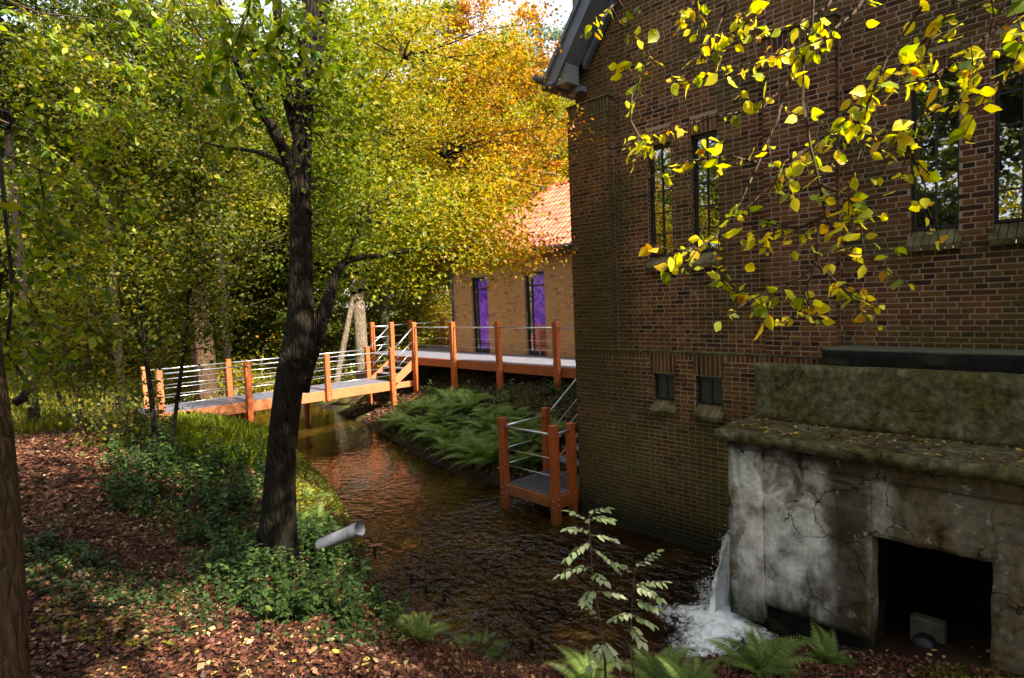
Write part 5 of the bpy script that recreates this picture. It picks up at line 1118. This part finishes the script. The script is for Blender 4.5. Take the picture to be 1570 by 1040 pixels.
for i in range(34):
    yy = R.uniform(.2, 2.95); xx = R.uniform(6.0, 6.65); o = link('fallen_leaf', hl[i % 5]); s = R.uniform(.04, .065); o.scale = (s, s, s); o.location = (xx, yy, 2.222); o.rotation_euler = (R.uniform(-.2, .2), R.uniform(-.2, .2), R.uniform(0, 6.28)); tag(o, 'yellow fallen leaf resting on the mossy slab', 'leaf', 'yellow leaves on the slab')
n = 300; P = np.stack([rng.uniform(3.5, 8.5, n), rng.uniform(3, 16, n), np.full(n, .012)], 1); P = P[(vnoise(P[:, 0]*2, P[:, 1]) > .35) & (ground(P[:, 0], P[:, 1]) < -.02)]; n = len(P)
D = rng.normal(size=(n, 3)); D[:, 2] = 0; N = np.tile([0., 0, 1.], (n, 1)); V, F = leaf_np(P, D, N, np.full(n, .05), np.full(n, .03), .1, 0); o = link('floating_leaves', np_mesh('floating_leaves', V, F, np.repeat(.6+.39*rng.random(n), 4)), None, M['leaf_litter']); tag(o, 'few fallen leaves floating on the dark stream', kind='stuff')
# nettles
def nettle_proto(seed):
    R = random.Random(seed); mb = MB(); P = []; D = []; N = []; h = .42
    for s in range(4):
        e = Vector((R.gauss(0, .10), R.gauss(0, .10), h*R.uniform(.6, 1.05))); cp = curve_pts((R.gauss(0, .03), R.gauss(0, .03), 0), e, 7, .02, .06, R); mb.tube(cp, [.004*(1-.6*k/6) for k in range(7)], 4, False)
        for k in range(1, 7):
            for q in range(3):
                a = R.uniform(0, 6.28); d = Vector((cos(a), sin(a), R.uniform(-.35, .15))); P.append(tuple(cp[k])); D.append(tuple(d)); N.append((R.gauss(0, .2), R.gauss(0, .2), 1))
    s = np.array([R.uniform(.05, .085) for _ in P]); V, F = leaf_hi(np.array(P), np.array(D), np.array(N), s, s*.6); return mb.mesh('stems', True), np_mesh('foliage', V, F, np.repeat(rng.random(len(P))*.9, 12))
NP = [nettle_proto(k) for k in range(4)]
def nettle(x, y, s, lab, grp, i, m='leaf_undergrowth'):
    root = thing('leafy_plant', lab, 'plant', (x, y, gz(x, y)-.02), R.uniform(0, 6.28), grp); root.scale = (s, s, s*R.uniform(.8, 1.2))
    a = link('stems', NP[i % 4][0], root, M['leaf_dark']); b = link('foliage', NP[i % 4][1], root, M[m])
poly = np.array([(300, 865), (400, 845), (520, 815), (590, 880), (608, 960), (560, 975), (430, 960), (340, 940)], float)
i = 0
while i < 95:
    u, v = R.uniform(290, 610), R.uniform(815, 975)
    if not inpoly(np.array([[u, v]]), poly)[0]: continue
    p = px_ground(u, v)
    if p[2] < .1: i += 1; continue
    nettle(p[0], p[1], R.uniform(.55, .95), 'green leafy plant in the thicket between the big trunk and the water', 'leafy plants below the big trunk', i); i += 1
for i, (u, v) in enumerate([(478, 838), (488, 832), (498, 835), (508, 838), (470, 842), (492, 845), (515, 842), (460, 838)]):
    p = px_ground(u, v+12); nettle(p[0], p[1], 1.05, 'leafy plant hiding the landward end of the grey pipe', 'plants over the grey pipe', i)
for i in range(60):
    u, v = R.uniform(170, 420), R.uniform(700, 850); p = px_ground(u, v)
    if p[0] > 5.5 or (u < 300 and v > 815): continue
    nettle(p[0], p[1], R.uniform(.8, 1.3), 'green leafy plant on the mid bank left of the big trunk', 'leafy plants on the mid bank', i)
for i in range(40):
    x, y = R.uniform(8.2, 10.8), R.uniform(8.0, 15.5); nettle(x, y, R.uniform(.7, 1.3), 'leafy plant on the far bank below the raised deck', 'leafy plants below the raised deck', i)
for i, (u, v) in enumerate([(40, 850), (70, 840), (110, 850), (60, 870), (140, 870), (90, 880)]):
    p = px_ground(u, v); nettle(p[0], p[1], R.uniform(.45, .7), 'dark leafy plant beside the left edge trunk', 'plants beside the edge trunk', i, 'leaf_dark')

# ------------------------------------------------------------------ small things on the bank and in the water
pp = thing('grey_drain_pipe', 'short grey plastic pipe sticking out of the near bank over the water', 'pipe', tuple(at(530, 812, 6.6)))
a, b = Vector(at(492, 836, 6.75)), Vector(at(551, 811, 6.45)); ax_ = (b-a).normalized()
mb = MB(); mb.tube([a, b], .075, 24, False); n_ = 24; keep(mb.build('barrel', M['pvc_grey'], None, True), pp)
mb = MB(); mb.tube([b, b-ax_*.5], .068, 24, False); keep(mb.build('inner_bore', M['pvc_grey'], None, True), pp)
mb = MB(); mb.tube([b-ax_*.10, b+ax_*.004], .080, 24, False); keep(mb.build('socket_rim', M['pvc_grey'], None, True), pp)
sp = px_ground(300, 852); stp = thing('wooden_stakes', 'two short reddish wooden stakes with a board between them left of the big trunk', 'stakes', tuple(sp))
for (x, y, x2, y2, r_) in [(295, 860, 293, 818, .035), (322, 850, 321, 822, .045)]:
    a = Vector(at(x, y, 6.35)); b = Vector(at(x2, y2, 6.35)); mb = MB(); mb.tube([a-Vector((0, 0, .2)), b], [r_, r_*.95], 9); keep(mb.build('stake', M['bark_brown'], None), stp)
mb = MB(); a = Vector(at(296, 836, 6.4)); b = Vector(at(320, 836, 6.4)); mb.tube([a, b], .075, 6); keep(mb.build('board', M['weathered_wood'], None), stp)
for i, (x, y) in enumerate([(630, 893), (653, 910), (680, 924), (574, 850), (815, 1000)]):
    r = at(x, y, 1)-np.array([0, 0, H]); p = np.array([0, 0, H])+r*(-H/r[2]); mb = MB(); mb.tube([(p[0], p[1], -.3), (p[0]+.01, p[1], .05+.02*i), (p[0]+.015, p[1]+.01, .11)], [.024, .02, .014], 7); o = mb.build('old_stake', M['bark_dark'], None)
    tag(o, ['black rotten stake tip in the water, first of three in a row', 'black rotten stake tip in the water, middle of three in a row', 'black rotten stake tip in the water, third of three in a row', 'dark stake tip in the water just right of the grey pipe', 'dark stake tip in the rippling water at bottom centre'][i], 'stake', 'rotten stakes in the water')
for i, (pts, lab) in enumerate([([(528, 998), (550, 996), (566, 992), (580, 998), (600, 1003)], 'pale dry twig lying on the litter at the bottom centre'), ([(415, 990), (425, 975), (434, 962), (445, 948)], 'thin pale upright twig among the leafy plants'), ([(640, 992), (625, 975), (612, 965)], 'thin twig at the water edge by the feathery fern')]):
    q = [px_ground(*p_) for p_ in pts]; mb = MB(); mb.tube([(a[0], a[1], gz(a[0], a[1])+.03) for a in q], [.007]*(len(q)-1)+[.003], 6); o = mb.build('dry_twig', M['bark_pale'], None, True); tag(o, lab, 'twig')
# pale broken trunk by the bridge
b = at_ground(342, 20.5); make_tree('broken_trunk', 'short pale broken trunk behind the bridge rail beside the brown trunk', b, [(0, 0, -.2, .38), (0, 0, .6, .30), (.05, 0, 1.3, .28), (.1, 0, 1.75, .20)], [(0, 0, 1.4, .8, .8, .4, 3)], 400, .1, .06, 'leaf_yellow', 'bark_pale', 77, cat='stump')
